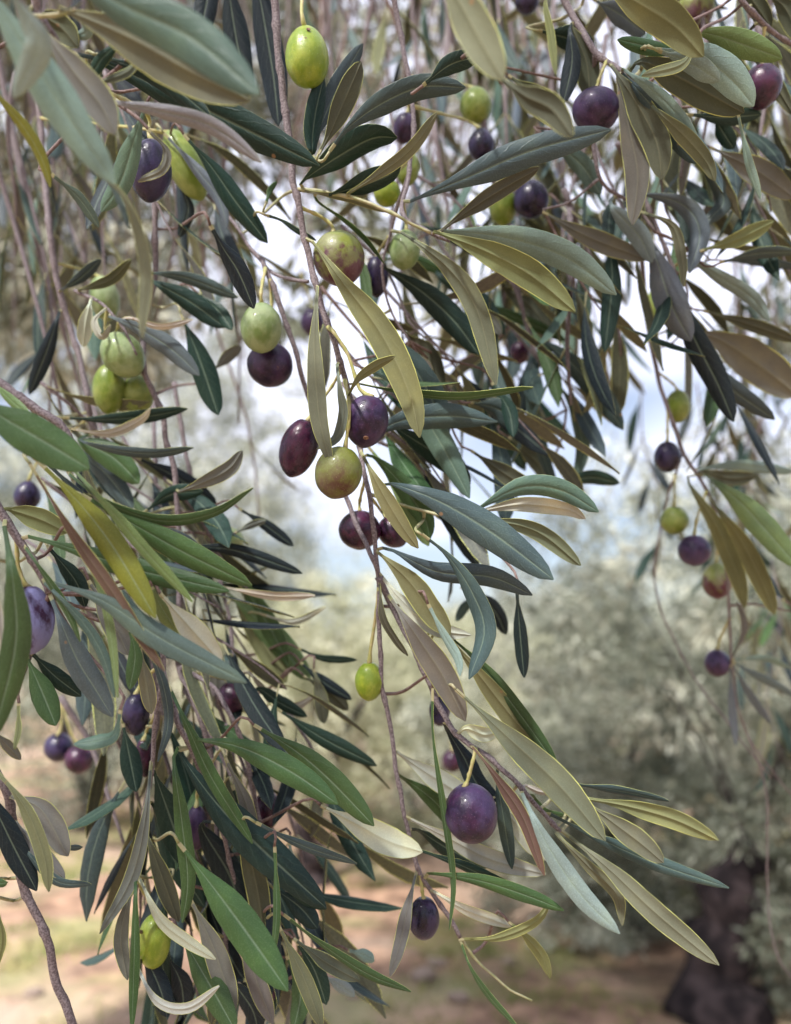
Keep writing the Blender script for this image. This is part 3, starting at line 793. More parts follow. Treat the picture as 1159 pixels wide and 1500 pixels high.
#@@BRANCHES
# ------------------------------------------------------------------ the traced branches, nearest last
MAIN = Branch('slender central olive branch in sharp focus, carrying the cluster of three olives', 1)
MAIN.twig([(398, -90, .30), (402, 0, .30), (409, 86, .30), (416, 148, .30), (425, 207, .30), (428, 262, .30), (437, 293, .30), (442, 331, .30), (454, 380, .30), (463, 418, .298),
           (473, 459, .298), (487, 494, .298), (499, 535, .30), (512, 580, .305), (524, 640, .31), (536, 700, .305), (545, 760, .30), (551, 812, .30), (555, 850, .30)], 1.75, 1.0)
MAIN.twig([(382, 378, .335), (400, 420, .33), (425, 490, .33), (445, 560, .33), (478, 660, .325), (508, 729, .32), (525, 775, .31), (542, 809, .30), (553, 835, .30), (556, 878, .30), (556, 933, .30), (561, 1009, .30),
           (570, 1058, .30), (578, 1113, .30), (591, 1186, .30), (601, 1231, .30), (615, 1279, .30), (635, 1310, .30), (656, 1342, .30), (673, 1373, .30)], 1.2, .9)
MAIN.twig([(673, 1373, .30), (700, 1408, .30), (716, 1424, .30), (745, 1447, .30), (780, 1466, .30)], .6, .4, mat=M_PET)
MAIN.twig([(437, 277, .30), (475, 282, .298), (520, 292, .295), (565, 307, .292), (600, 325, .29), (630, 340, .29)], .9, .6, mat=M_PET)
MAIN.twig([(300, 280, .36), (340, 325, .35), (380, 380, .34), (410, 405, .33), (452, 412, .31)], .9, .8)
MAIN.twig([(541, 725, .303), (590, 740, .306), (650, 754, .302), (694, 753, .297)], .8, .5, mat=M_PET)
MAIN.leaves('''
B T d 100 .292 r30 t0 | 220,650 225,600 240,480 275,325
B T s 100 .300 r20 | 225,650 260,540 330,380 440,185
B U k 115 .286 r20 | 250,655 290,580 360,420 430,262
B T s 125 .278 r5 t-10 | 300,640 380,540 520,440 690,370 875,372
B T d 145 .290 r25 | 185,770 330,670 480,590 585,585 
B U u 68 .283 r25 | 370,825 500,740 640,630 752,478
B T d 110 .296 r30 | 290,830 430,790 540,750 600,705
B U u 38 .296 r40 | 165,805 300,825 420,850 545,900
B T g 26 .305 r45 | 240,850 350,930 450,1020 530,1120
B T d 28 .31 r30 | 30,915 90,935 160,980 240,1020
B T g 30 .31 r10 | 30,860 45,810 75,770
- U o 54 .283 r8 t0 | 455,350 500,410 560,490 600,575 615,641
- U u 32 .284 r30 | 466,415 462,500 468,600 478,650 487,684
E U w 55 .283 r30 | 330,440 345,560 362,650 330,760 245,805
E U o 50 .275 r35 | 375,585 420,500 490,450 577,408
- T g 15 .293 r55 | 520,562 600,577 680,583 781,568
- T s 46 .315 r5 e1 | 540,640 590,616 660,610 729,618
- U o 32 .285 r15 | 528,660 560,720 590,770 613,803
- T s 60 .275 r0 t-8 | 566,708 640,733 720,780 811,849
- T a 38 .295 r20 | 690,752 760,715 820,718 877,750
- U c 28 .300 r20 | 690,752 760,738 830,745 858,760
- U u 32 .293 r20 | 700,760 760,768 800,785 851,828
- T s 36 .275 r35 t-5 | 618,783 656,815 691,868 709,925 687,995
- T s 38 .282 r20 | 572,805 640,838 720,846 780,872
- T n 26 .31 r10 | 757,862 762,930 768,993
- U o 46 .288 r15 | 553,808 600,850 632,895 660,930
- U c 30 .297 r10 | 556,840 590,880 640,920 690,930
- T p 17 .278 r30 | 627,885 650,930 670,965 674,990
- U k 14 .295 r50 | 556,850 562,900 580,935 598,960
- T g 12 .283 r50 | 633,1008 634,1080 648,1180 662,1290 658,1363
- U c 42 .305 r5 | 578,1100 620,1128 670,1160 712,1190
- T g 30 .312 r20 | 583,1135 620,1160 650,1190 665,1225
- U c 34 .30 r15 | 598,1198 660,1228 720,1258 800,1280
- T d 34 .315 r20 | 610,1215 650,1240 690,1262 712,1290
- T n 46 .34 r10 | 330,-60 340,20 352,90 362,140
- T n 50 .33 r15 | 372,-60 385,20 400,110 408,185
- T n 40 .345 r5 | 312,-70 305,-10 292,55
- T d 22 .295 r35 | 612,1245 680,1270 740,1300 800,1330
- T g 26 .285 r25 t-5 | 630,1280 700,1290 770,1312 826,1334
- U c 20 .293 r30 | 635,1305 680,1330 720,1345 752,1357
- U w 24 .29 r25 | 611,1275 598,1330 588,1380 572,1430
- U o 16 .29 r35 | 673,1376 730,1372 785,1348 806,1318
- T g 11 .29 r45 | 673,1376 690,1420 720,1465 762,1510
- U o 20 .29 r30 | 745,1350 775,1375 795,1400 806,1432
- T g 38 .32 r10 | 545,668 580,700 620,755 630,790
''')
MAIN.build()

CR = Branch('leafy side branch of broad two-tone leaves, right of the top green olive', 2)
CR.twig([(560, -70, .33), (585, 40, .33), (605, 160, .325), (600, 250, .32), (590, 310, .31), (625, 338, .30), (660, 352, .30)], 1.4, .8)
CR.twig([(600, 250, .32), (575, 330, .33), (560, 400, .335), (575, 460, .34), (600, 500, .34)], .9, .5)
CR.leaves('''
- U o 52 .285 r12 t-6 | 632,338 700,362 775,400 843,456
- T p 52 .300 r15 | 640,338 740,348 830,378 903,432
- U u 40 .295 r10 | 588,340 655,390 700,455 727,564
- T s 52 .272 r-5 t-10 | 592,298 680,262 780,220 895,190
- U k 30 .30 r20 | 650,335 700,298 752,266 790,245
- T d 46 .345 r5 | 556,388 615,425 665,470 702,520
- T s 52 .33 r10 | 545,468 600,530 635,590 652,650
- T a 46 .325 r5 | 535,540 590,570 640,640 688,730
- T d 44 .335 r15 | 560,615 600,640 660,680 688,715
- U k 44 .36 r20 | 585,480 625,520 650,570
- U c 26 .35 r20 | 610,520 625,545 600,580
- U k 34 .345 r5 | 690,660 750,700 790,720 
- T d 26 .35 r10 | 720,560 745,600 752,640
- T s 36 .35 r20 | 690,590 730,600 752,625
- T v 40 .33 r5 | 540,655 585,710 610,760 628,800
- U w 30 .35 r10 | 570,640 610,700 620,750
''')
CR.build()

TR = Branch('drooping leafy olive branch filling the top right corner above the wine-red olive', 3)
TR.twig([(800, -90, .33), (828, 0, .33), (852, 45, .325), (873, 76, .32), (904, 100, .315), (931, 121, .31), (956, 152, .31)], 2.0, 1.0)
TR.twig([(1060, -80, .32), (1075, -20, .32), (1095, 10, .32), (1130, 45, .33), (1180, 80, .34)], 1.5, 1.0)
TR.twig([(873, 76, .32), (868, 160, .34), (880, 260, .345), (930, 300, .35), (960, 340, .35)], 1.2, .7)
TR.twig([(880, 260, .345), (840, 292, .35), (795, 308, .35)], .7, .5)
TR.leaves('''
- U o 62 .255 r10 t-5 | 860,-40 930,0 990,38 1031,83
- T v 44 .275 r10 | 1000,48 1040,50 1090,66 1146,86
- T g 26 .28 r20 | 1015,75 970,72 905,58
- T p 56 .27 r5 | 960,72 1020,80 1070,115 1104,156
- T p 36 .265 r15 | 965,75 1010,92 1054,119
- U k 60 .285 r10 | 940,90 1000,115 1090,165
- U u 20 .26 r30 | 1020,60 1000,95 940,112
- U k 44 .325 r15 | 838,38 860,90 865,145
- U k 50 .305 r10 | 890,88 930,145 962,207 970,264
- T s 42 .30 r25 | 905,100 950,150 995,205 1020,240
- U u 30 .29 r20 | 950,150 1000,195 1035,235 1048,265
- T p 24 .295 r20 | 910,100 970,145 1022,205
- U w 44 .31 r10 | 905,120 925,200 935,260 927,330
- T n 32 .32 r10 | 835,40 838,90 825,152
- U k 46 .33 r20 | 745,110 790,145 835,185
- T d 30 .33 r10 | 1010,168 1060,172 1116,168
- T d 30 .335 r10 | 1045,170 1060,195 1075,218
- T p 14 .29 r40 | 1080,165 1097,241 1114,292
- U w 46 .35 r10 | 1040,215 1110,250 1165,290
- U o 28 .345 r15 | 1025,368 1080,350 1133,324
- T s 20 .35 r30 | 1055,385 1110,372 1170,370
- T p 36 .34 r10 | 895,300 935,345 955,385
- T d 34 .36 r10 | 883,330 897,400 886,516
- U w 36 .35 r15 | 795,310 860,345 950,380
- T q 34 .35 r10 | 940,285 1000,300 1025,340 1010,400
- U u 18 .33 r20 | 938,310 985,330 1000,380 1002,420
- T a 36 .35 r5 | 800,200 850,240 880,285
- T q 44 .34 r30 | 870,0 905,20 945,50
- U k 34 .33 r10 | 1080,-30 1110,10 1130,40
- U k 36 .335 r15 | 1120,-10 1150,10 1175,60
- U k 26 .34 r20 | 1100,50 1130,110 1165,170
- T d 44 .33 r20 | 790,45 840,60 870,80 
- U o 14 .33 r30 | 800,0 808,50 815,110
- T s 30 .35 r20 | 1015,230 1060,290 1030,330
''')
TR.build()

RM = Branch('long drooping branch on the right with small green and purple olives along it', 4)
RM.twig([(930, 310, .40), (940, 380, .41), (945, 449, .42), (956, 511, .42), (970, 573, .42), (987, 622, .42), (1001, 663, .42), (1025, 701, .42), (1045, 740, .42), (1060, 800, .43), (1068, 880, .44), (1071, 970, .45)], 1.5, .8)
RM.twig([(905, 210, .36), (930, 260, .37), (960, 330, .37), (990, 400, .37)], 1.5, 1.0)
RM.twig([(1071, 970, .45), (1085, 1050, .46), (1112, 1105, .47), (1165, 1170, .48)], .7, .5)
RM.twig([(1095, 1075, .465), (1122, 1160, .47), (1124, 1290, .48), (1135, 1390, .48), (1165, 1440, .48)], .6, .4)
RM.twig([(1001, 663, .42), (975, 740, .46), (960, 860, .48), (1010, 980, .49), (1075, 1070, .48), (1130, 1140, .48)], .7, .5)
RM.leaves('''
- T q 56 .345 r5 | 950,350 968,400 985,450 1012,500
- T n 44 .355 r10 | 985,400 1010,480 1050,560 1075,618
- T s 34 .36 r15 | 1020,500 1060,560 1135,615
- U w 70 .38 r5 | 1005,480 1060,500 1120,540 1170,580
- T p 26 .36 r15 | 1010,380 1060,410 1100,435 1127,470
- T s 18 .39 r20 | 1060,382 1110,384 1170,392
- U k 24 .38 r15 | 1030,455 1100,475 1170,500
- T v 44 .38 r5 t-20 | 1028,693 1080,732 1120,775 1170,832
- U o 32 .40 r15 | 1008,705 1050,770 1080,840 1092,890
- U o 34 .39 r15 | 1040,730 1085,790 1120,860 1135,900
- T p 22 .42 r10 | 1020,688 1080,682 1165,692
- U k 26 .41 r10 | 1030,690 1070,700 1108,697
- T q 14 .45 r10 | 1070,972 1072,1030 1078,1092
- T q 16 .45 r20 | 1072,970 1110,990 1165,1020
- T q 14 .45 r20 | 1071,970 1100,1020 1130,1062
- T p 12 .45 r30 | 1072,968 1120,965 1160,980
- U w 12 .45 r30 | 1071,968 1090,920 1080,880
- T s 30 .42 r10 | 1150,880 1120,850 1090,820
''')
RM.build()

RC = Branch('slate green leafy branch hanging in the right centre in front of the pale sky', 5)
RC.twig([(700, 130, .40), (730, 300, .40), (770, 470, .40), (790, 530, .40), (815, 570, .41), (830, 600, .41)], 1.6, .8)
RC.twig([(560, 120, .45), (600, 260, .44), (660, 380, .43), (740, 470, .42), (800, 540, .41)], 1.2, .8)
RC.leaves('''
- T s 40 .39 r10 | 780,490 830,525 880,580 913,630
- T a 26 .40 r30 | 815,560 840,600 852,650 842,705
- T s 24 .40 r20 | 775,560 780,610 800,680 815,712
- T d 26 .39 r20 | 810,714 862,700 908,708
- T g 20 .41 r10 | 700,440 790,480 830,500
- T d 34 .40 r10 | 640,400 700,440 740,490
- U w 26 .40 r10 | 690,450 720,470 735,490
- U k 40 .42 r10 | 740,420 780,450 810,490
- T s 30 .41 r10 | 800,420 840,440 860,480
- U w 40 .42 r15 | 590,520 650,560 690,600
- T d 36 .42 r15 | 655,560 700,600 740,640 770,690
- U k 30 .41 r10 | 745,640 790,680 800,710
- T s 26 .42 r15 | 800,500 770,560 760,620
- U c 22 .42 r10 | 820,300 850,330 880,350
- T d 30 .40 r15 | 620,330 690,360 760,400
- T g 22 .41 r15 | 560,380 600,380 650,400
- T n 30 .37 r10 | 675,860 720,890 742,930
- T s 18 .39 r10 | 700,870 680,890 668,910
''')
RC.build()

LR = Branch('leafy shoot reaching to the lower right over the gnarled trunk, above the largest purple olive', 6)
LR.twig([(556, 845, .30), (575, 890, .302), (605, 945, .30), (632, 1006, .298), (656, 1057, .295), (684, 1089, .29), (711, 1105, .288), (739, 1130, .286), (767, 1159, .285), (800, 1197, .284), (821, 1217, .284)], 1.5, .9)
LR.leaves('''
- T g 26 .292 r40 | 650,925 705,975 760,1045 817,1124
- U o 40 .288 r15 | 655,930 700,985 760,1060 815,1120
- U u 56 .276 r5 t-5 | 668,1010 745,1080 820,1150 887,1231
- U w 50 .278 r10 e0 | 568,870 610,930 650,990 682,1056
- U c 26 .285 r25 | 684,1066 710,1075 732,1070
- T n 36 .31 r10 | 650,1060 680,1110 700,1150 740,1190
- U b 24 .28 r40 | 690,1090 730,1140 770,1200 798,1282
- U c 36 .30 r10 | 730,1180 760,1210 800,1260
- U o 34 .283 r20 | 850,1168 920,1180 990,1200 1052,1230
- T s 15 .286 r45 | 832,1148 900,1158 980,1174
- U u 40 .282 r12 | 858,1175 900,1205 940,1235 972,1263
- T s 26 .29 r20 | 800,1190 870,1225 960,1265 1068,1301
- U u 40 .272 r12 t-8 | 822,1216 890,1270 960,1335 1053,1413
- T p 38 .265 r5 t-5 | 762,1155 800,1235 850,1310 908,1368
- U u 22 .278 r25 | 815,1220 865,1270 905,1310 912,1355
- T s 26 .292 r15 | 728,1135 738,1200 750,1273
- T g 12 .295 r30 | 780,1165 800,1190 830,1195
- U c 12 .29 r30 | 770,1150 790,1158 812,1160
''')
LR.build()

LM = Branch('branch at the left holding the group of dusty green olives under dark narrow leaves', 7)
LM.twig([(50, -60, .40), (60, 200, .39), (72, 330, .38), (79, 380, .38), (86, 425, .38), (100, 470, .38), (117, 525, .375), (128, 573, .37), (131, 601, .37), (160, 700, .38)], 1.9, 1.4)
LM.twig([(225, 240, .36), (227, 400, .36), (211, 480, .355), (211, 539, .35), (224, 573, .35), (238, 608, .35), (242, 642, .35), (255, 690, .35), (259, 725, .35), (262, 780, .35), (262, 860, .35), (262, 975, .34),
         (276, 1009, .335), (293, 1051, .33), (304, 1085, .33), (315, 1150, .33), (322, 1300, .33), (335, 1420, .33), (345, 1520, .33)], 1.5, 1.1)
LM.twig([(110, 425, .355), (150, 445, .345), (180, 480, .34), (200, 520, .34)], .9, .6)
LM.twig([(262, 975, .34), (311, 1006, .33), (335, 1044, .32), (349, 1075, .32), (359, 1099, .32), (375, 1180, .325), (390, 1300, .33), (400, 1420, .33)], 1.1, .8)
LM.leaves('''
- T s 20 .35 r20 | 90,425 118,408 148,380
- U k 20 .345 r20 | 115,425 160,410 192,380
- T s 24 .34 r15 | 219,400 275,408 348,436
- T d 38 .345 r10 | 218,410 275,440 330,480
- T d 24 .35 r10 | 290,430 320,455 340,483
- T q 36 .335 r10 | 158,462 210,485 255,515 292,550
- T d 44 .355 r5 | 265,460 290,520 320,608
- U c 12 .33 r20 | 190,465 235,478 283,468
- U c 26 .33 r5 | 132,445 126,475 122,508
- U c 14 .33 r30 | 139,470 150,492 162,475
- T n 28 .37 r5 | 88,455 70,510 43,578
- U w 22 .38 r20 | 310,545 335,520 354,508
- T d 24 .345 r25 | 92,612 150,615 220,610 275,599
- U c 17 .335 r25 | 105,628 160,634 205,615 220,598
- T s 18 .33 r30 | 118,645 170,660 230,665 283,656
- T g 46 .35 r10 | 118,645 165,670 204,708
- T s 36 .36 r10 | 125,665 160,700 195,745
- T n 34 .37 r10 | 200,670 260,700 318,740
- T d 30 .35 r15 | 212,750 250,725 297,720
- U w 28 .31 r15 | 262,720 330,690 355,660 x1
- T n 28 .34 r25 | 200,770 260,790 310,830
- T n 38 .25 r5 | 308,330 328,365 350,400 372,452
- T d 40 .32 r5 | 269,197 310,245 345,295 392,356
- T q 22 .34 r15 | 240,195 285,245 320,290 333,335
- T n 22 .35 r15 | 262,270 276,305 262,348
- T n 26 .34 r10 | 288,800 350,808 443,840
- T n 22 .36 r10 | 350,745 390,770 430,800
- U w 14 .36 r10 | 345,780 370,768 390,762
'''.replace(' x1', ''))
LM.build()

LB = Branch('dense lower-left branch with long bright green leaves hanging over the bottom edge', 8)
LB.twig([(238, 940, .30), (240, 985, .30), (236, 1010, .30), (228, 1050, .30), (221, 1140, .30), (212, 1190, .30), (204, 1260, .30), (198, 1330, .30), (195, 1420, .30)], 1.1, .7)
LB.twig([(240, 985, .30), (262, 1060, .295), (290, 1120, .30), (320, 1200, .31), (350, 1330, .32), (372, 1500, .32)], 1.2, .7)
LB.leaves('''
- T s 17 .29 r30 | 212,930 238,1000 246,1060 231,1116
- T g 26 .285 r25 | 245,1000 275,1065 310,1140 370,1236
- T g 46 .262 r8 t-6 | 280,1083 350,1094 425,1130 495,1178
- T g 46 .275 r15 | 372,1062 430,1098 480,1140 548,1210
- T g 30 .275 r10 e0 | 255,1105 266,1200 275,1290 267,1352
- T d 62 .295 r5 | 262,1100 320,1180 390,1250 478,1330
- T d 52 .30 r10 | 222,1120 250,1200 275,1270
- U w 26 .28 r15 | 222,1115 212,1210 192,1290 147,1367
- U k 32 .295 r10 | 214,1220 240,1290 262,1350
- U c 22 .275 r20 | 204,1285 235,1345 270,1375 316,1405
- U w 26 .285 r10 | 195,1300 178,1370 187,1435
- T g 17 .27 r30 | 199,1270 197,1380 193,1510
- U c 18 .275 r25 | 198,1410 230,1465 275,1475 322,1443
- T g 46 .29 r5 | 262,1365 300,1430 345,1510
- U w 40 .29 r10 | 278,1315 310,1380 345,1480
- T g 60 .255 r5 t-8 | 262,1235 320,1310 375,1385 422,1452
- U u 30 .285 r15 | 408,1355 445,1430 472,1505
- T d 42 .30 r5 | 375,1215 415,1270 440,1300 478,1332
- T d 36 .31 r10 | 400,1300 440,1330 465,1360
- T s 17 .275 r35 | 375,1205 440,1238 523,1266
- T g 17 .27 r40 | 415,1340 480,1390 540,1428 602,1453
- T d 34 .31 r10 | 435,1380 460,1420 478,1472
- U k 26 .305 r10 | 430,1375 480,1410 527,1436
- T p 20 .32 r10 | 510,1392 535,1400 548,1408
- T p 22 .315 r10 | 475,1430 500,1445 520,1460
- T n 36 .31 r5 | 215,1410 235,1450 245,1490
- T n 36 .315 r10 | 245,1400 265,1440 270,1490
- U k 40 .305 r10 | 350,1200 375,1290 390,1380
- T n 50 .315 r10 | 295,1210 335,1280 355,1340
- T d 40 .315 r10 | 340,1150 370,1230 380,1290
- U c 50 .29 r5 e0 | 470,1180 520,1205 570,1232 619,1248
- U w 26 .30 r10 | 330,1110 362,1180 372,1250
- T g 14 .27 r30 | 402,1240 405,1330 400,1400
- T p 18 .32 r10 | 424,1235 430,1270 440,1290
- T n 32 .315 r10 | 345,1440 370,1480 380,1520
- T d 36 .32 r5 | 180,1060 190,1110 200,1160
- U k 26 .31 r5 | 305,1380 315,1440 310,1500
- T d 30 .31 r15 | 250,1290 235,1380 250,1480
- U w 34 .31 r15 | 360,1340 372,1420 400,1500
- T g 34 .31 r15 | 420,1400 440,1450 430,1510
- T d 40 .32 r15 | 225,1180 250,1250 300,1330
''')
LB.build()

HL = Branch('olive branch in the middle left with a blurred bright green leaf and cream curled leaves', 9)
HL.twig([(255, 560, .40), (280, 700, .39), (310, 800, .39), (335, 900, .38), (350, 1000, .37), (375, 1062, .35)], 1.3, .8)
HL.leaves('''
- T v 46 .38 r5 | 325,862 370,900 415,950 455,997
- U o 40 .385 r10 | 345,880 385,940 420,1000
- U c 17 .33 r25 | 338,862 400,872 462,872
- T d 14 .36 r25 | 437,950 475,965 523,967
- U c 18 .35 r25 | 365,985 400,1025 430,1035 462,1018
- T n 22 .36 r15 | 440,970 475,1000 515,1025
- U k 28 .36 r15 | 445,990 485,1015 510,1040
- T d 30 .34 r15 | 405,1038 475,1083 552,1122
- T d 24 .345 r20 | 380,1010 410,1030 450,1050
- U u 26 .355 r10 | 460,980 470,1020 475,1060
- T s 30 .36 r15 | 330,960 350,1010 395,1050
- U w 34 .37 r10 | 300,905 315,970 320,1040
- U c 12 .37 r25 | 385,900 430,910 478,888
''')
HL.build()

LU = Branch('near left branch with broad green leaves and a yellowing leaf beside a rusty one', 10)
LU.twig([(-70, 500, .25), (-20, 548, .25), (0, 563, .25), (45, 594, .25), (79, 615, .25), (97, 632, .25), (108, 655, .25)], 2.3, 1.2)
LU.twig([(45, 594, .25), (60, 625, .255), (85, 650, .255), (100, 690, .255)], 1.0, .6)
LU.leaves('''
- T g 74 .215 r-8 t4 c.15 | -60,572 10,615 70,650 131,687
- T y 48 .235 r10 t-8 | 55,675 110,730 165,800 228,905
- U b 24 .232 r45 | 45,680 100,768 170,870 241,982
- T v 22 .225 r30 | 103,685 150,735 215,810 282,882
- T g 46 .242 r20 | 120,725 190,765 270,810 369,858
- T g 19 .24 r40 | 95,690 160,738 240,764 315,752 371,715
- T n 20 .245 r15 | 60,670 120,730 190,820
- T v 18 .24 r20 | -10,560 20,590 45,610
''')
LU.build()

LG = Branch('near left-edge branch beside the bloom-covered olive, leaves twisted and blemished', 11)
LG.twig([(-60, 660, .26), (-20, 715, .26), (0, 747, .26), (21, 778, .26), (38, 806, .26), (52, 830, .26), (66, 854, .26), (72, 870, .26)], 1.9, 1.2)
LG.leaves('''
- T g 40 .25 r10 | 35,785 110,805 200,835 336,866
- T a 44 .232 r5 t-6 | 60,848 150,880 240,938 361,1000
- U c 46 .245 r5 | 235,870 280,920 325,970
- T v 30 .245 r10 | 222,860 240,895 262,928
- T g 50 .215 r10 t4 | 5,760 20,860 22,950 -12,1085
- U c 20 .225 r10 | -8,840 0,920 4,985
- T q 46 .25 r5 | 72,868 110,960 140,1010 165,1050
- T a 19 .238 r25 | 62,850 120,910 150,960 168,1022
- T a 24 .238 r30 | 176,1040 168,1075 145,1085 108,1090
- T v 14 .24 r40 | 105,790 140,850 160,920 172,1022
- T g 14 .245 r40 | 35,800 70,850 95,890 117,940
- T g 42 .26 r5 | 38,960 60,1010 82,1063
- T d 32 .262 r5 | 45,955 80,990 119,1020
- U w 20 .25 r10 | -10,1070 10,1090 30,1112
- U o 10 .25 r40 | 28,1030 28,1070 22,1098
- T g 26 .26 r5 | 190,920 198,960 190,1010
- U w 28 .265 r5 | 205,950 215,1000 222,1045
- U o 40 .262 r15 | 10,745 60,760 100,780
- T d 32 .27 r10 | 70,800 110,850 125,890
- U w 40 .27 r10 | 130,850 165,910 190,960
''')
LG.build()

BL = Branch('spray of leaves entering from the left edge above the bare grey twig end', 12)
BL.twig([(-60, 1090, .27), (-15, 1120, .27), (5, 1150, .27), (18, 1200, .275), (31, 1293, .28), (48, 1328, .28), (66, 1366, .28), (83, 1438, .28), (97, 1473, .28), (112, 1520, .28)], 1.5, 1.7)
BL.leaves('''
- U o 26 .255 r20 | -8,1125 38,1183 66,1255 72,1306
- T n 42 .26 r5 | -15,1160 10,1220 54,1305
- U w 42 .27 r5 | 10,1165 60,1185 100,1254
- T s 16 .265 r30 | 28,1235 80,1290 134,1296
- U w 30 .268 r10 | 20,1200 60,1250 95,1287
- T s 10 .28 r10 | 90,1240 105,1242 120,1241
- U o 12 .26 r30 | -5,1330 5,1370 0,1410
- T g 14 .26 r20 | -15,1290 0,1294 10,1293
''')
BL.build()

TL = Branch('closest olive branch at the top left with big out-of-focus grey-green leaves', 13)
TL.twig([(20, -90, .21), (48, -20, .21), (55, 20, .212), (80, 60, .215), (92, 85, .22), (110, 105, .225), (140, 125, .235)], 1.6, 1.0)
TL.twig([(48, 10, .212), (42, 16, .21), (55, 25, .21), (110, 15, .205)], .8, .5, mat=M_PET)
TL.leaves('''
- T a 82 .185 r0 t-8 | 60,-60 180,8 280,55 379,139
- U u 84 .205 r5 | 85,10 190,55 280,105 367,147
- T p 72 .182 r5 t6 | -45,-60 35,70 95,165 168,270
- T p 46 .172 r10 | 5,-30 40,30 55,70 20,142
- U w 60 .21 r15 | 62,40 110,105 150,155 170,198
- U u 24 .20 r35 t0 | 152,255 190,300 215,390 209,496
- T s 12 .205 r50 | 152,258 172,290 188,335
- U k 14 .225 r30 | 215,68 190,105 148,122
- T d 22 .222 r25 | 188,50 150,85 135,105 115,105
- T d 36 .245 r10 | 140,80 200,100 250,125 309,172
- T d 62 .262 r5 | 120,80 220,122 330,175 468,243
- T m 31 .222 r10 | 160,147 230,162 310,185 382,237
- T a 40 .27 r10 | 215,150 195,210 175,270 148,310
- T y 22 .22 r20 | -30,110 30,180 60,230 74,274
- U k 44 .23 r10 | 50,15 90,40 115,70
- T p 20 .225 r20 | 118,25 128,45 108,55
- T a 20 .25 r20 | 75,255 115,290 145,333
- U w 16 .24 r30 | 218,190 245,220 238,250 203,266
''')
TL.build()

TC = Branch('branch at the top edge with one broad blurred pale leaf near the blurred green olive', 14)
TC.twig([(610, -120, .20), (630, -60, .20), (650, -20, .20), (690, 60, .21), (735, 120, .22)], 1.3, .8)
TC.leaves('''
- U u 66 .195 r5 | 640,-50 675,5 705,60 737,118
- U c 26 .20 r20 | 690,-10 722,60 737,112
- U k 48 .21 r10 | 730,112 770,140 810,160 840,200
- T d 34 .26 r10 | 620,125 660,95 705,82
''')
TC.build()

# ------------------------------------------------------------------ the traced olives
O = olive
O(MAIN, 450, 84, 62, 93, .290, 'lime', -3, 'large lime-green olive with two brown pits, hanging at the top beside the central twig', [(442, 20), (440, -40, .30), (430, -90, .31)], [(.15, -.57, .8), (.05, -.22, .5)])
O(MAIN, 497, 379, 74, 80, .305, 'turning', -12, 'big half green, half wine-purple olive under the yellow side shoot', [(486, 330), (468, 316), (441, 303)])
O(MAIN, 383, 480, 59, 74, .315, 'dusty', 0, 'matte green olive with brown scars, touching a purple olive left of the central twig', [(383, 425), (381, 395)], [(.0, .42, .8), (.3, .2, .4), (-.2, -.35, .4)])
O(MAIN, 396, 534, 66, 66, .330, 'purple', 10, 'purple olive with a brown tip scar, tucked under the matte green olive', [(400, 480), (395, 410)], [(.42, .3, 1.0)])
O(MAIN, 438, 656, 54, 88, .310, 'wine', 18, 'glossy dark wine olive, left one of the cluster of three on the central twig', [(462, 600), (490, 560), (499, 535)])
O(MAIN, 537, 617, 63, 78, .292, 'purple', 10, 'purple olive with a glossy dark tip, upper right of the cluster of three', [(526, 568), (510, 520), (487, 484), (484, 478)], [(.0, .68, 1.0)])
O(MAIN, 496, 692, 68, 78, .287, 'brown', 15, 'green-brown olive at the bottom of the cluster of three', [(508, 640), (512, 600), (506, 556)])
O(MAIN, 527, 776, 60, 58, .325, 'wine', 0, 'dark wine olive behind the twig just below the cluster of three', [(527, 735), (520, 700)])
O(MAIN, 577, 778, 46, 50, .330, 'wine', -30, 'dark purple olive half hidden behind a leaf, right of the one below the cluster', [(556, 745), (545, 720)])
O(MAIN, 541, 998, 41, 57, .302, 'lime', 0, 'single small lime-green olive hanging free on a long stem in the middle', [(543, 950), (550, 905), (556, 860)])
O(MAIN, 621, 1345, 45, 61, .300, 'dark', 0, 'small blue-black olive near the bottom end of the central twig', [(619, 1308), (615, 1285)])
O(LR, 690, 1191, 76, 86, .285, 'purple', -12, 'largest round dusty purple olive, hanging from the lower right shoot on a yellow stem', [(686, 1140), (694, 1110), (698, 1097)])
O(CR, 697, 155, 45, 54, .40, 'green', 0, 'blurred green olive above the long slate leaf near the top centre')
O(CR, 705, 212, 37, 50, .39, 'dark', 0, 'small blue-black olive directly below the blurred green one, top centre')
O(CR, 593, 188, 32, 44, .38, 'purple', 10, 'violet olive partly hidden behind leaf tips left of the top centre')
O(CR, 598, 248, 32, 50, .37, 'green', 10, 'green olive between leaves under the violet one')
O(CR, 567, 283, 38, 40, .36, 'lime', 20, 'yellow-green olive peeping out above the yellow side shoot')
O(CR, 593, 366, 44, 60, .335, 'dusty', 5, 'olive-green olive behind the two-tone leaf, right of the half green one')
O(CR, 552, 405, 34, 60, .36, 'dark', 0, 'dark olive squeezed behind the half green, half purple one')
O(RC, 737, 303, 40, 54, .38, 'green', 0, 'green olive under the long slate leaf, left of a black one')
O(RC, 778, 292, 50, 56, .37, 'dark', 0, 'black olive in shadow right of the green one under the long slate leaf')
O(TR, 873, 162, 68, 64, .315, 'purple', 0, 'large matte violet olive at the tip of the long slate leaf, upper right', [(880, 110), (888, 88)])
O(TR, 1116, 127, 54, 62, .33, 'wine', 0, 'wine-red olive beside the green leaf in the top right corner')
O(TR, 1018, 16, 54, 60, .40, 'turning', 0, 'blurred green and mauve olive at the top edge on the right')
O(TR, 772, 2, 34, 36, .42, 'dark', 0, 'dark olive cut by the top edge')
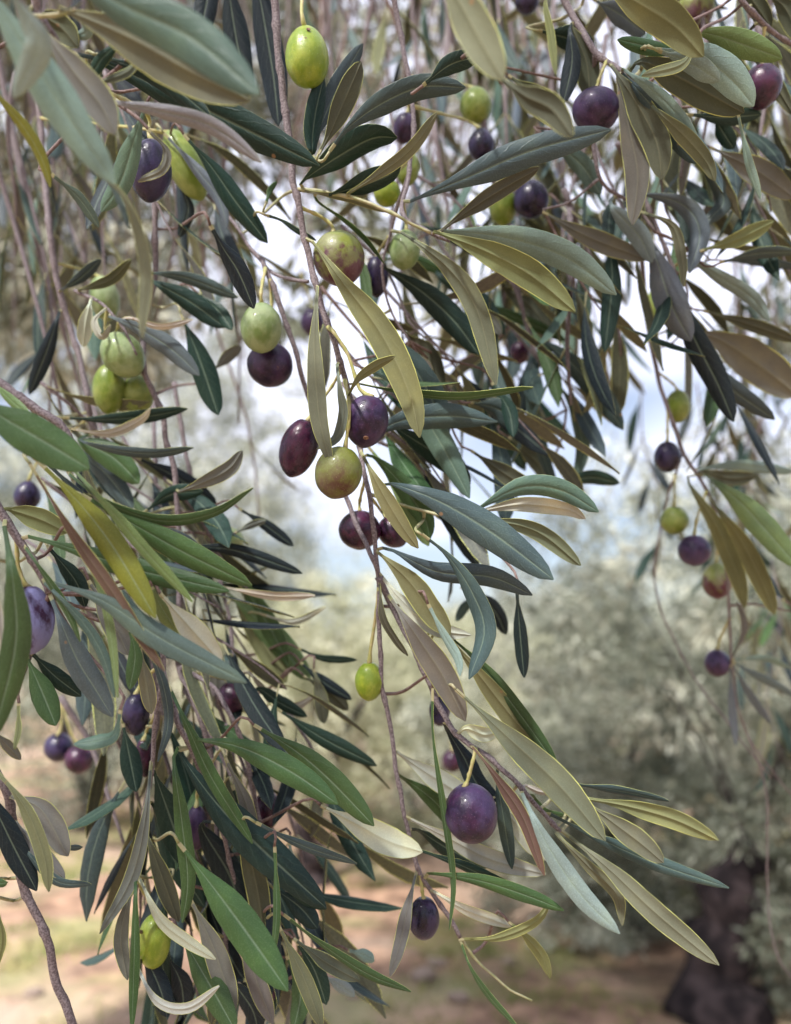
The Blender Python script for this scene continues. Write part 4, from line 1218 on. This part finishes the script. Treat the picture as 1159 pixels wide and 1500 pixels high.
O(RM, 961, 452, 30, 72, .43, 'green', 5, 'elongated yellow-green olive high on the drooping right branch')
O(RM, 993, 595, 34, 48, .425, 'green', 0, 'green olive in the middle of the drooping right branch')
O(RM, 978, 669, 38, 46, .42, 'dark', 0, 'blue-black olive left of the drooping right twig')
O(RM, 988, 762, 40, 42, .43, 'green', 0, 'round green olive above the purple pair on the right')
O(RM, 1017, 806, 46, 46, .42, 'purple', 0, 'round purple olive under the round green one on the right')
O(RM, 1050, 850, 42, 54, .47, 'turning', 0, 'blurred mauve-green olive behind the purple one on the right')
O(RM, 1051, 971, 36, 40, .455, 'purple', 0, 'small dusty violet olive beside the fan of grey leaves on the right')
O(LM, 153, 437, 42, 66, .40, 'dusty', -10, 'blurred dusty green olive at the top of the green group on the left')
O(LM, 180, 520, 58, 72, .345, 'dusty', -38, 'dusty green olive lying across the others in the group on the left')
O(LM, 160, 570, 46, 74, .355, 'green', 0, 'green olive at the lower left of the group of green olives')
O(LM, 202, 578, 46, 58, .36, 'green', 0, 'green olive at the lower right of the group of green olives')
O(LM, 272, 242, 52, 108, .35, 'green', -25, 'long slanting green olive behind the pale leaf at the upper left')
O(TL, 221, 250, 58, 90, .295, 'dark', 5, 'blue-black olive with a curled leaf in front, upper left', [(217, 195), (214, 165), (200, 140)])
O(LG, 44, 907, 66, 100, .262, 'bloom', -6, 'olive with pale blue bloom and a bare dark patch at the left edge', [(35, 852), (27, 830), (18, 790)], [(.75, .38, .8)])
O(LB, 199, 1046, 38, 62, .325, 'dark', 0, 'dark olive beneath the rusty leaf in the lower left')
O(LM, 342, 1020, 46, 46, .36, 'wine', 0, 'wine olive below the blemished leaf tip')
O(LB, 288, 1212, 32, 66, .32, 'purple', 0, 'bluish purple olive wedged between green leaves in the lower left')
O(LM, 391, 1186, 40, 56, .345, 'wine', 0, 'wine-purple olive left of the cream underside leaf')
O(LM, 381, 1455, 46, 46, .335, 'wine', 0, 'wine olive close to the bottom edge')
O(LB, 226, 1378, 47, 76, .31, 'lime', 0, 'yellow-green olive with a dark top in the lower left leaves')
O(LM, 86, 1095, 40, 42, .50, 'dark', 0, 'blurred dark blue olive over the soil on the left, left one of two', [(90, 1060), (88, 1020)])
O(LM, 116, 1112, 40, 42, .49, 'wine', 0, 'blurred wine olive over the soil on the left, right one of two', [(105, 1075), (90, 1030)])
O(HL, 337, 790, 40, 34, .42, 'dusty', 0, 'blurred green olive behind the curved leaf on the left')
O(LM, 40, 726, 36, 44, .42, 'dark', 0, 'blurred dark blue olive behind the yellowing leaf on the left')
O(HL, 458, 472, 34, 40, .50, 'purple', 0, 'blurred violet olive behind the central twig', [(455, 440), (440, 400)])
O(RC, 644, 1040, 30, 46, .36, 'dark', 0, 'dark olive behind the mauve leaf tip, above the largest purple olive', [(640, 1005), (630, 960)])
O(RC, 663, 1115, 30, 34, .60, 'wine', 0, 'faint blurred wine olive above the largest purple one', [(660, 1080), (655, 1040)])
O(CR, 762, 516, 30, 34, .45, 'wine', 0, 'blurred wine olive behind the slate leaves of the right centre', [(760, 480), (755, 440)])
O(LB, 212, 1110, 28, 60, .34, 'wine', 0, 'thin sliver of a wine olive in shade by the lower left twig')

# ------------------------------------------------------------------ hanging branches further back in the canopy
def unit_leaf(k):
    rnd = random.Random(k + 50)
    n = 7; mids, tang, nrm, wid = [], [], [], []
    bend = rnd.uniform(-.22, .30); side = rnd.uniform(-.12, .12); tw = rnd.uniform(-.6, .6)
    pts = [Vector((s, side * math.sin(s * 2.4), -bend * s * s)) for s in [i / n for i in range(n + 1)]]
    for i in range(n + 1):
        T = (pts[min(i + 1, n)] - pts[max(i - 1, 0)]).normalized()
        N = Vector((0, 0, 1)); N = (N - T * N.dot(T)).normalized(); N = Matrix.Rotation(tw * (i / n - .3), 3, T) @ N
        s = i / n
        wid.append(0.022 if s < 0.1 else max(0.008, 0.155 * leaf_profile((s - .1) / .9, 0)))
        mids.append(pts[i]); tang.append(T); nrm.append(N)
    global PET
    old = PET; PET = 1
    g = leaf_geo(mids, tang, nrm, wid, 0.25, 0.007, 6, 0, 0.08, k)
    PET = old
    return leaf_mesh('leaf', g)
UL = [unit_leaf(k) for k in range(9)]

def hanging(x0, x1, y0, y1, d, seed, label, dens=1.0, olives=0, ll=.058, r0=1.6, group=None, toneset='sdgnap', bareto=0.0, d1=None):
    """a twig from (x0, y0) to (x1, y1) in the photo, d metres away, with leaf pairs"""
    rnd = random.Random(seed)
    A = P(x0, y0, d); B = P(x1, y1, d1 or d * rnd.uniform(.93, 1.07))
    L = (B - A).length
    m1 = A.lerp(B, .35) + Vector((rnd.uniform(-.03, .03), rnd.uniform(-.04, .04), .015)) * L * 2
    m2 = A.lerp(B, .7) + Vector((rnd.uniform(-.04, .04), rnd.uniform(-.04, .04), 0)) * L * 2
    n = max(10, int(L / .02)); c = [Vector(p) for p in catmull([tuple(A), tuple(m1), tuple(m2), tuple(B)], n)]
    root = empty('olive_branch', A, label, 'branch', group)
    link('twig', tube_mesh('twig', [p - A for p in c], [(r0 * (1 - .6 * i / n)) * .001 for i in range(n + 1)], M_TWIG if rnd.random() < .8 else M_TWIG_RED, 7, jit=.04, seed=seed), root, A)
    s = rnd.random() * .02; cnt = 0; ang = rnd.random() * 3
    while s < L and cnt < 150:
        f = s / L
        if f >= bareto:
            i = min(n - 1, int(f * n)); p = c[i].lerp(c[i + 1], f * n - i); T = (c[i + 1] - c[i]).normalized()
            ang += 1.57 + rnd.uniform(-.3, .3)
            for k in (0, math.pi):
                if rnd.random() > .86 * min(1, dens): continue
                u = T.cross(Vector((.2, .9, .3))).normalized(); v = T.cross(u)
                out = (u * math.cos(ang + k) + v * math.sin(ang + k))
                X = (T * rnd.uniform(.55, 1.25) + out * rnd.uniform(.5, 1.0) + Vector((0, 0, -.25))).normalized()
                Z = (T * -0.8 + out * .3 + Vector((0, 0, .5)) + Vector((rnd.uniform(-.7, .7), rnd.uniform(-.7, .7), rnd.uniform(-.4, .4))))
                Z = (Z - X * Z.dot(X)).normalized(); Y = Z.cross(X)
                sc = ll * rnd.uniform(.7, 1.2)
                o = link('leaf', rnd.choice(UL), root)
                M = Matrix((X, Y, Z)).transposed()
                o.location = p - A; o.rotation_euler = M.to_euler(); o.scale = (sc, sc, sc)
                o['top_tone'] = jit3(TONE[rnd.choice(toneset)], rnd, .2); o['under_tone'] = jit3(UTONE[rnd.choice('uukw')], rnd, .15)
                cnt += 1
        s += .021 * rnd.uniform(.8, 1.3) / max(.5, dens)
    return root

rr = random.Random(21)
# bare mauve twigs crowding the top left and the top centre
bare = [(-30, -60, 70, 640, .46), (20, -60, 140, 700, .55), (70, -60, 60, 560, .60), (-60, 60, 110, 720, .42), (150, -60, 190, 520, .70), (230, -60, 228, 470, .48), (0, 100, 95, 900, .50),
        (88, 1020, 190, 1260, .40), (120, -60, 20, 500, .8), (300, -60, 250, 330, .75), (470, -60, 520, 330, .60), (560, -60, 500, 400, .52), (530, -60, 470, 300, .9), (650, -60, 610, 360, .7), (600, -60, 700, 380, .62),
        (690, -60, 640, 330, .85), (520, -60, 640, 300, .65), (740, -60, 690, 420, .75), (430, -60, 460, 380, .95), (330, 200, 350, 620, .5), (290, 300, 380, 760, .6), (1090, 300, 1060, 760, .8)]
for i, (x0, y0, x1, y1, d) in enumerate(bare):
    hanging(x0, x1, y0, y1, d, 100 + i, 'bare mauve twig, tip ' + where(min(1140, max(20, x1)), y1), .33, r0=1.7, group='bare twigs hanging behind the sharp leaves', bareto=.55, ll=.05)
# leafy ones, denser to the right
leafy = []
for k in range(17): leafy.append((rr.uniform(730, 1230), rr.uniform(-200, 60), rr.uniform(-60, 90), rr.uniform(220, 470), rr.uniform(.48, .95)))
for k in range(13): leafy.append((rr.uniform(400, 780), rr.uniform(-160, -20), rr.uniform(-30, 90), rr.uniform(250, 480), rr.uniform(.5, 1.0)))
for k in range(14): leafy.append((rr.uniform(-60, 400), rr.uniform(-160, -20), rr.uniform(-30, 60), rr.uniform(200, 460), rr.uniform(.5, 1.0)))
for k in range(5): leafy.append((rr.uniform(980, 1230), rr.uniform(250, 500), rr.uniform(-90, 20), rr.uniform(250, 450), rr.uniform(.7, 1.2)))
for k in range(4): leafy.append((rr.uniform(640, 900), rr.uniform(200, 300), rr.uniform(0, 60), rr.uniform(200, 350), rr.uniform(.5, .8)))
for k in range(9): leafy.append((rr.uniform(820, 1180), rr.uniform(-160, 60), rr.uniform(-50, 80), rr.uniform(260, 420), rr.uniform(.37, .5)))
for k in range(8): leafy.append((rr.uniform(520, 860), rr.uniform(120, 330), rr.uniform(0, 110), rr.uniform(230, 330), rr.uniform(.38, .55)))
for k in range(5): leafy.append((rr.uniform(0, 300), rr.uniform(-100, 150), rr.uniform(-20, 70), rr.uniform(260, 420), rr.uniform(.4, .55)))
for i, (x, y, dx, dy, d) in enumerate(leafy):
    hanging(x, x + dx, y, y + dy, d, 200 + i, 'blurred leafy branch, tip ' + where(min(1140, max(20, x + dx)), y + dy), .9, group='leafy branches hanging behind the sharp leaves', toneset='sdnqaa')

# a few more shoots low on the left, growing off the traced twigs' level
low = [(224, 573, 60, 420, .40), (311, 1006, 60, 330, .37), (262, 860, 90, 400, .41), (128, 573, 60, 330, .43), (235, 1000, -30, 330, .36), (349, 1075, 90, 300, .38), (300, 1060, 20, 430, .36), (604, 520, 90, 260, .47)]
for i, (x, y, dx, dy, d) in enumerate(low):
    hanging(x, x + dx, y, y + dy, d, 300 + i, 'darker leafy shoot, tip ' + where(x + dx, y + dy), .85, group='leafy branches hanging behind the sharp leaves', toneset='sdngaa', r0=1.1, ll=.05)

more = [(1090, 520, 30, 330, .75), (1020, 560, 90, 330, .8), (1120, 600, -30, 380, .7), (940, 560, 30, 260, .85), (1130, 820, 20, 300, .75), (1060, 640, 70, 330, .9), (330, 1060, 110, 260, .34), (270, 1180, 20, 300, .335), (190, 1120, 40, 330, .33), (220, 950, 60, 300, .34), (420, 1040, 90, 200, .37), (130, 760, 190, 130, .34), (250, 900, 170, 110, .345), (540, 640, 170, 110, .35), (480, 480, 150, 170, .34), (60, 560, 150, 120, .36), (100, 640, 190, 150, .38), (60, 700, 170, 190, .36), (180, 640, 150, 190, .40), (240, 700, 130, 170, .37), (20, 780, 160, 150, .37), (255, 820, 150, 190, .38), (120, 870, 110, 240, .38),
        (470, 420, 150, 190, .37), (500, 330, 170, 200, .36), (560, 420, 190, 220, .38), (600, 250, 200, 190, .40), (650, 400, 150, 260, .37), (500, 560, 160, 170, .36), (700, 330, 160, 260, .40), (760, 250, 140, 230, .38),
        (160, 1060, 60, 330, .36), (240, 1100, 90, 330, .35), (300, 1180, 70, 320, .36), (380, 1130, 70, 330, .36), (420, 1180, 30, 280, .38), (270, 1010, 130, 300, .35),
        (930, 120, 110, 260, .37), (1010, 60, 120, 250, .38), (1060, 200, 110, 240, .40), (860, 180, 110, 240, .39), (940, 330, 130, 260, .44), (150, 100, 110, 260, .36), (250, 130, 100, 230, .38)]
for i, (x, y, dx, dy, d) in enumerate(more):
    hanging(x, x + dx, y, y + dy, d, 400 + i, 'small shoot, tip ' + where(x + dx, y + dy), .9, group='small leafy shoots between the sharp leaves', toneset='sdngdn', r0=.9, ll=.055)
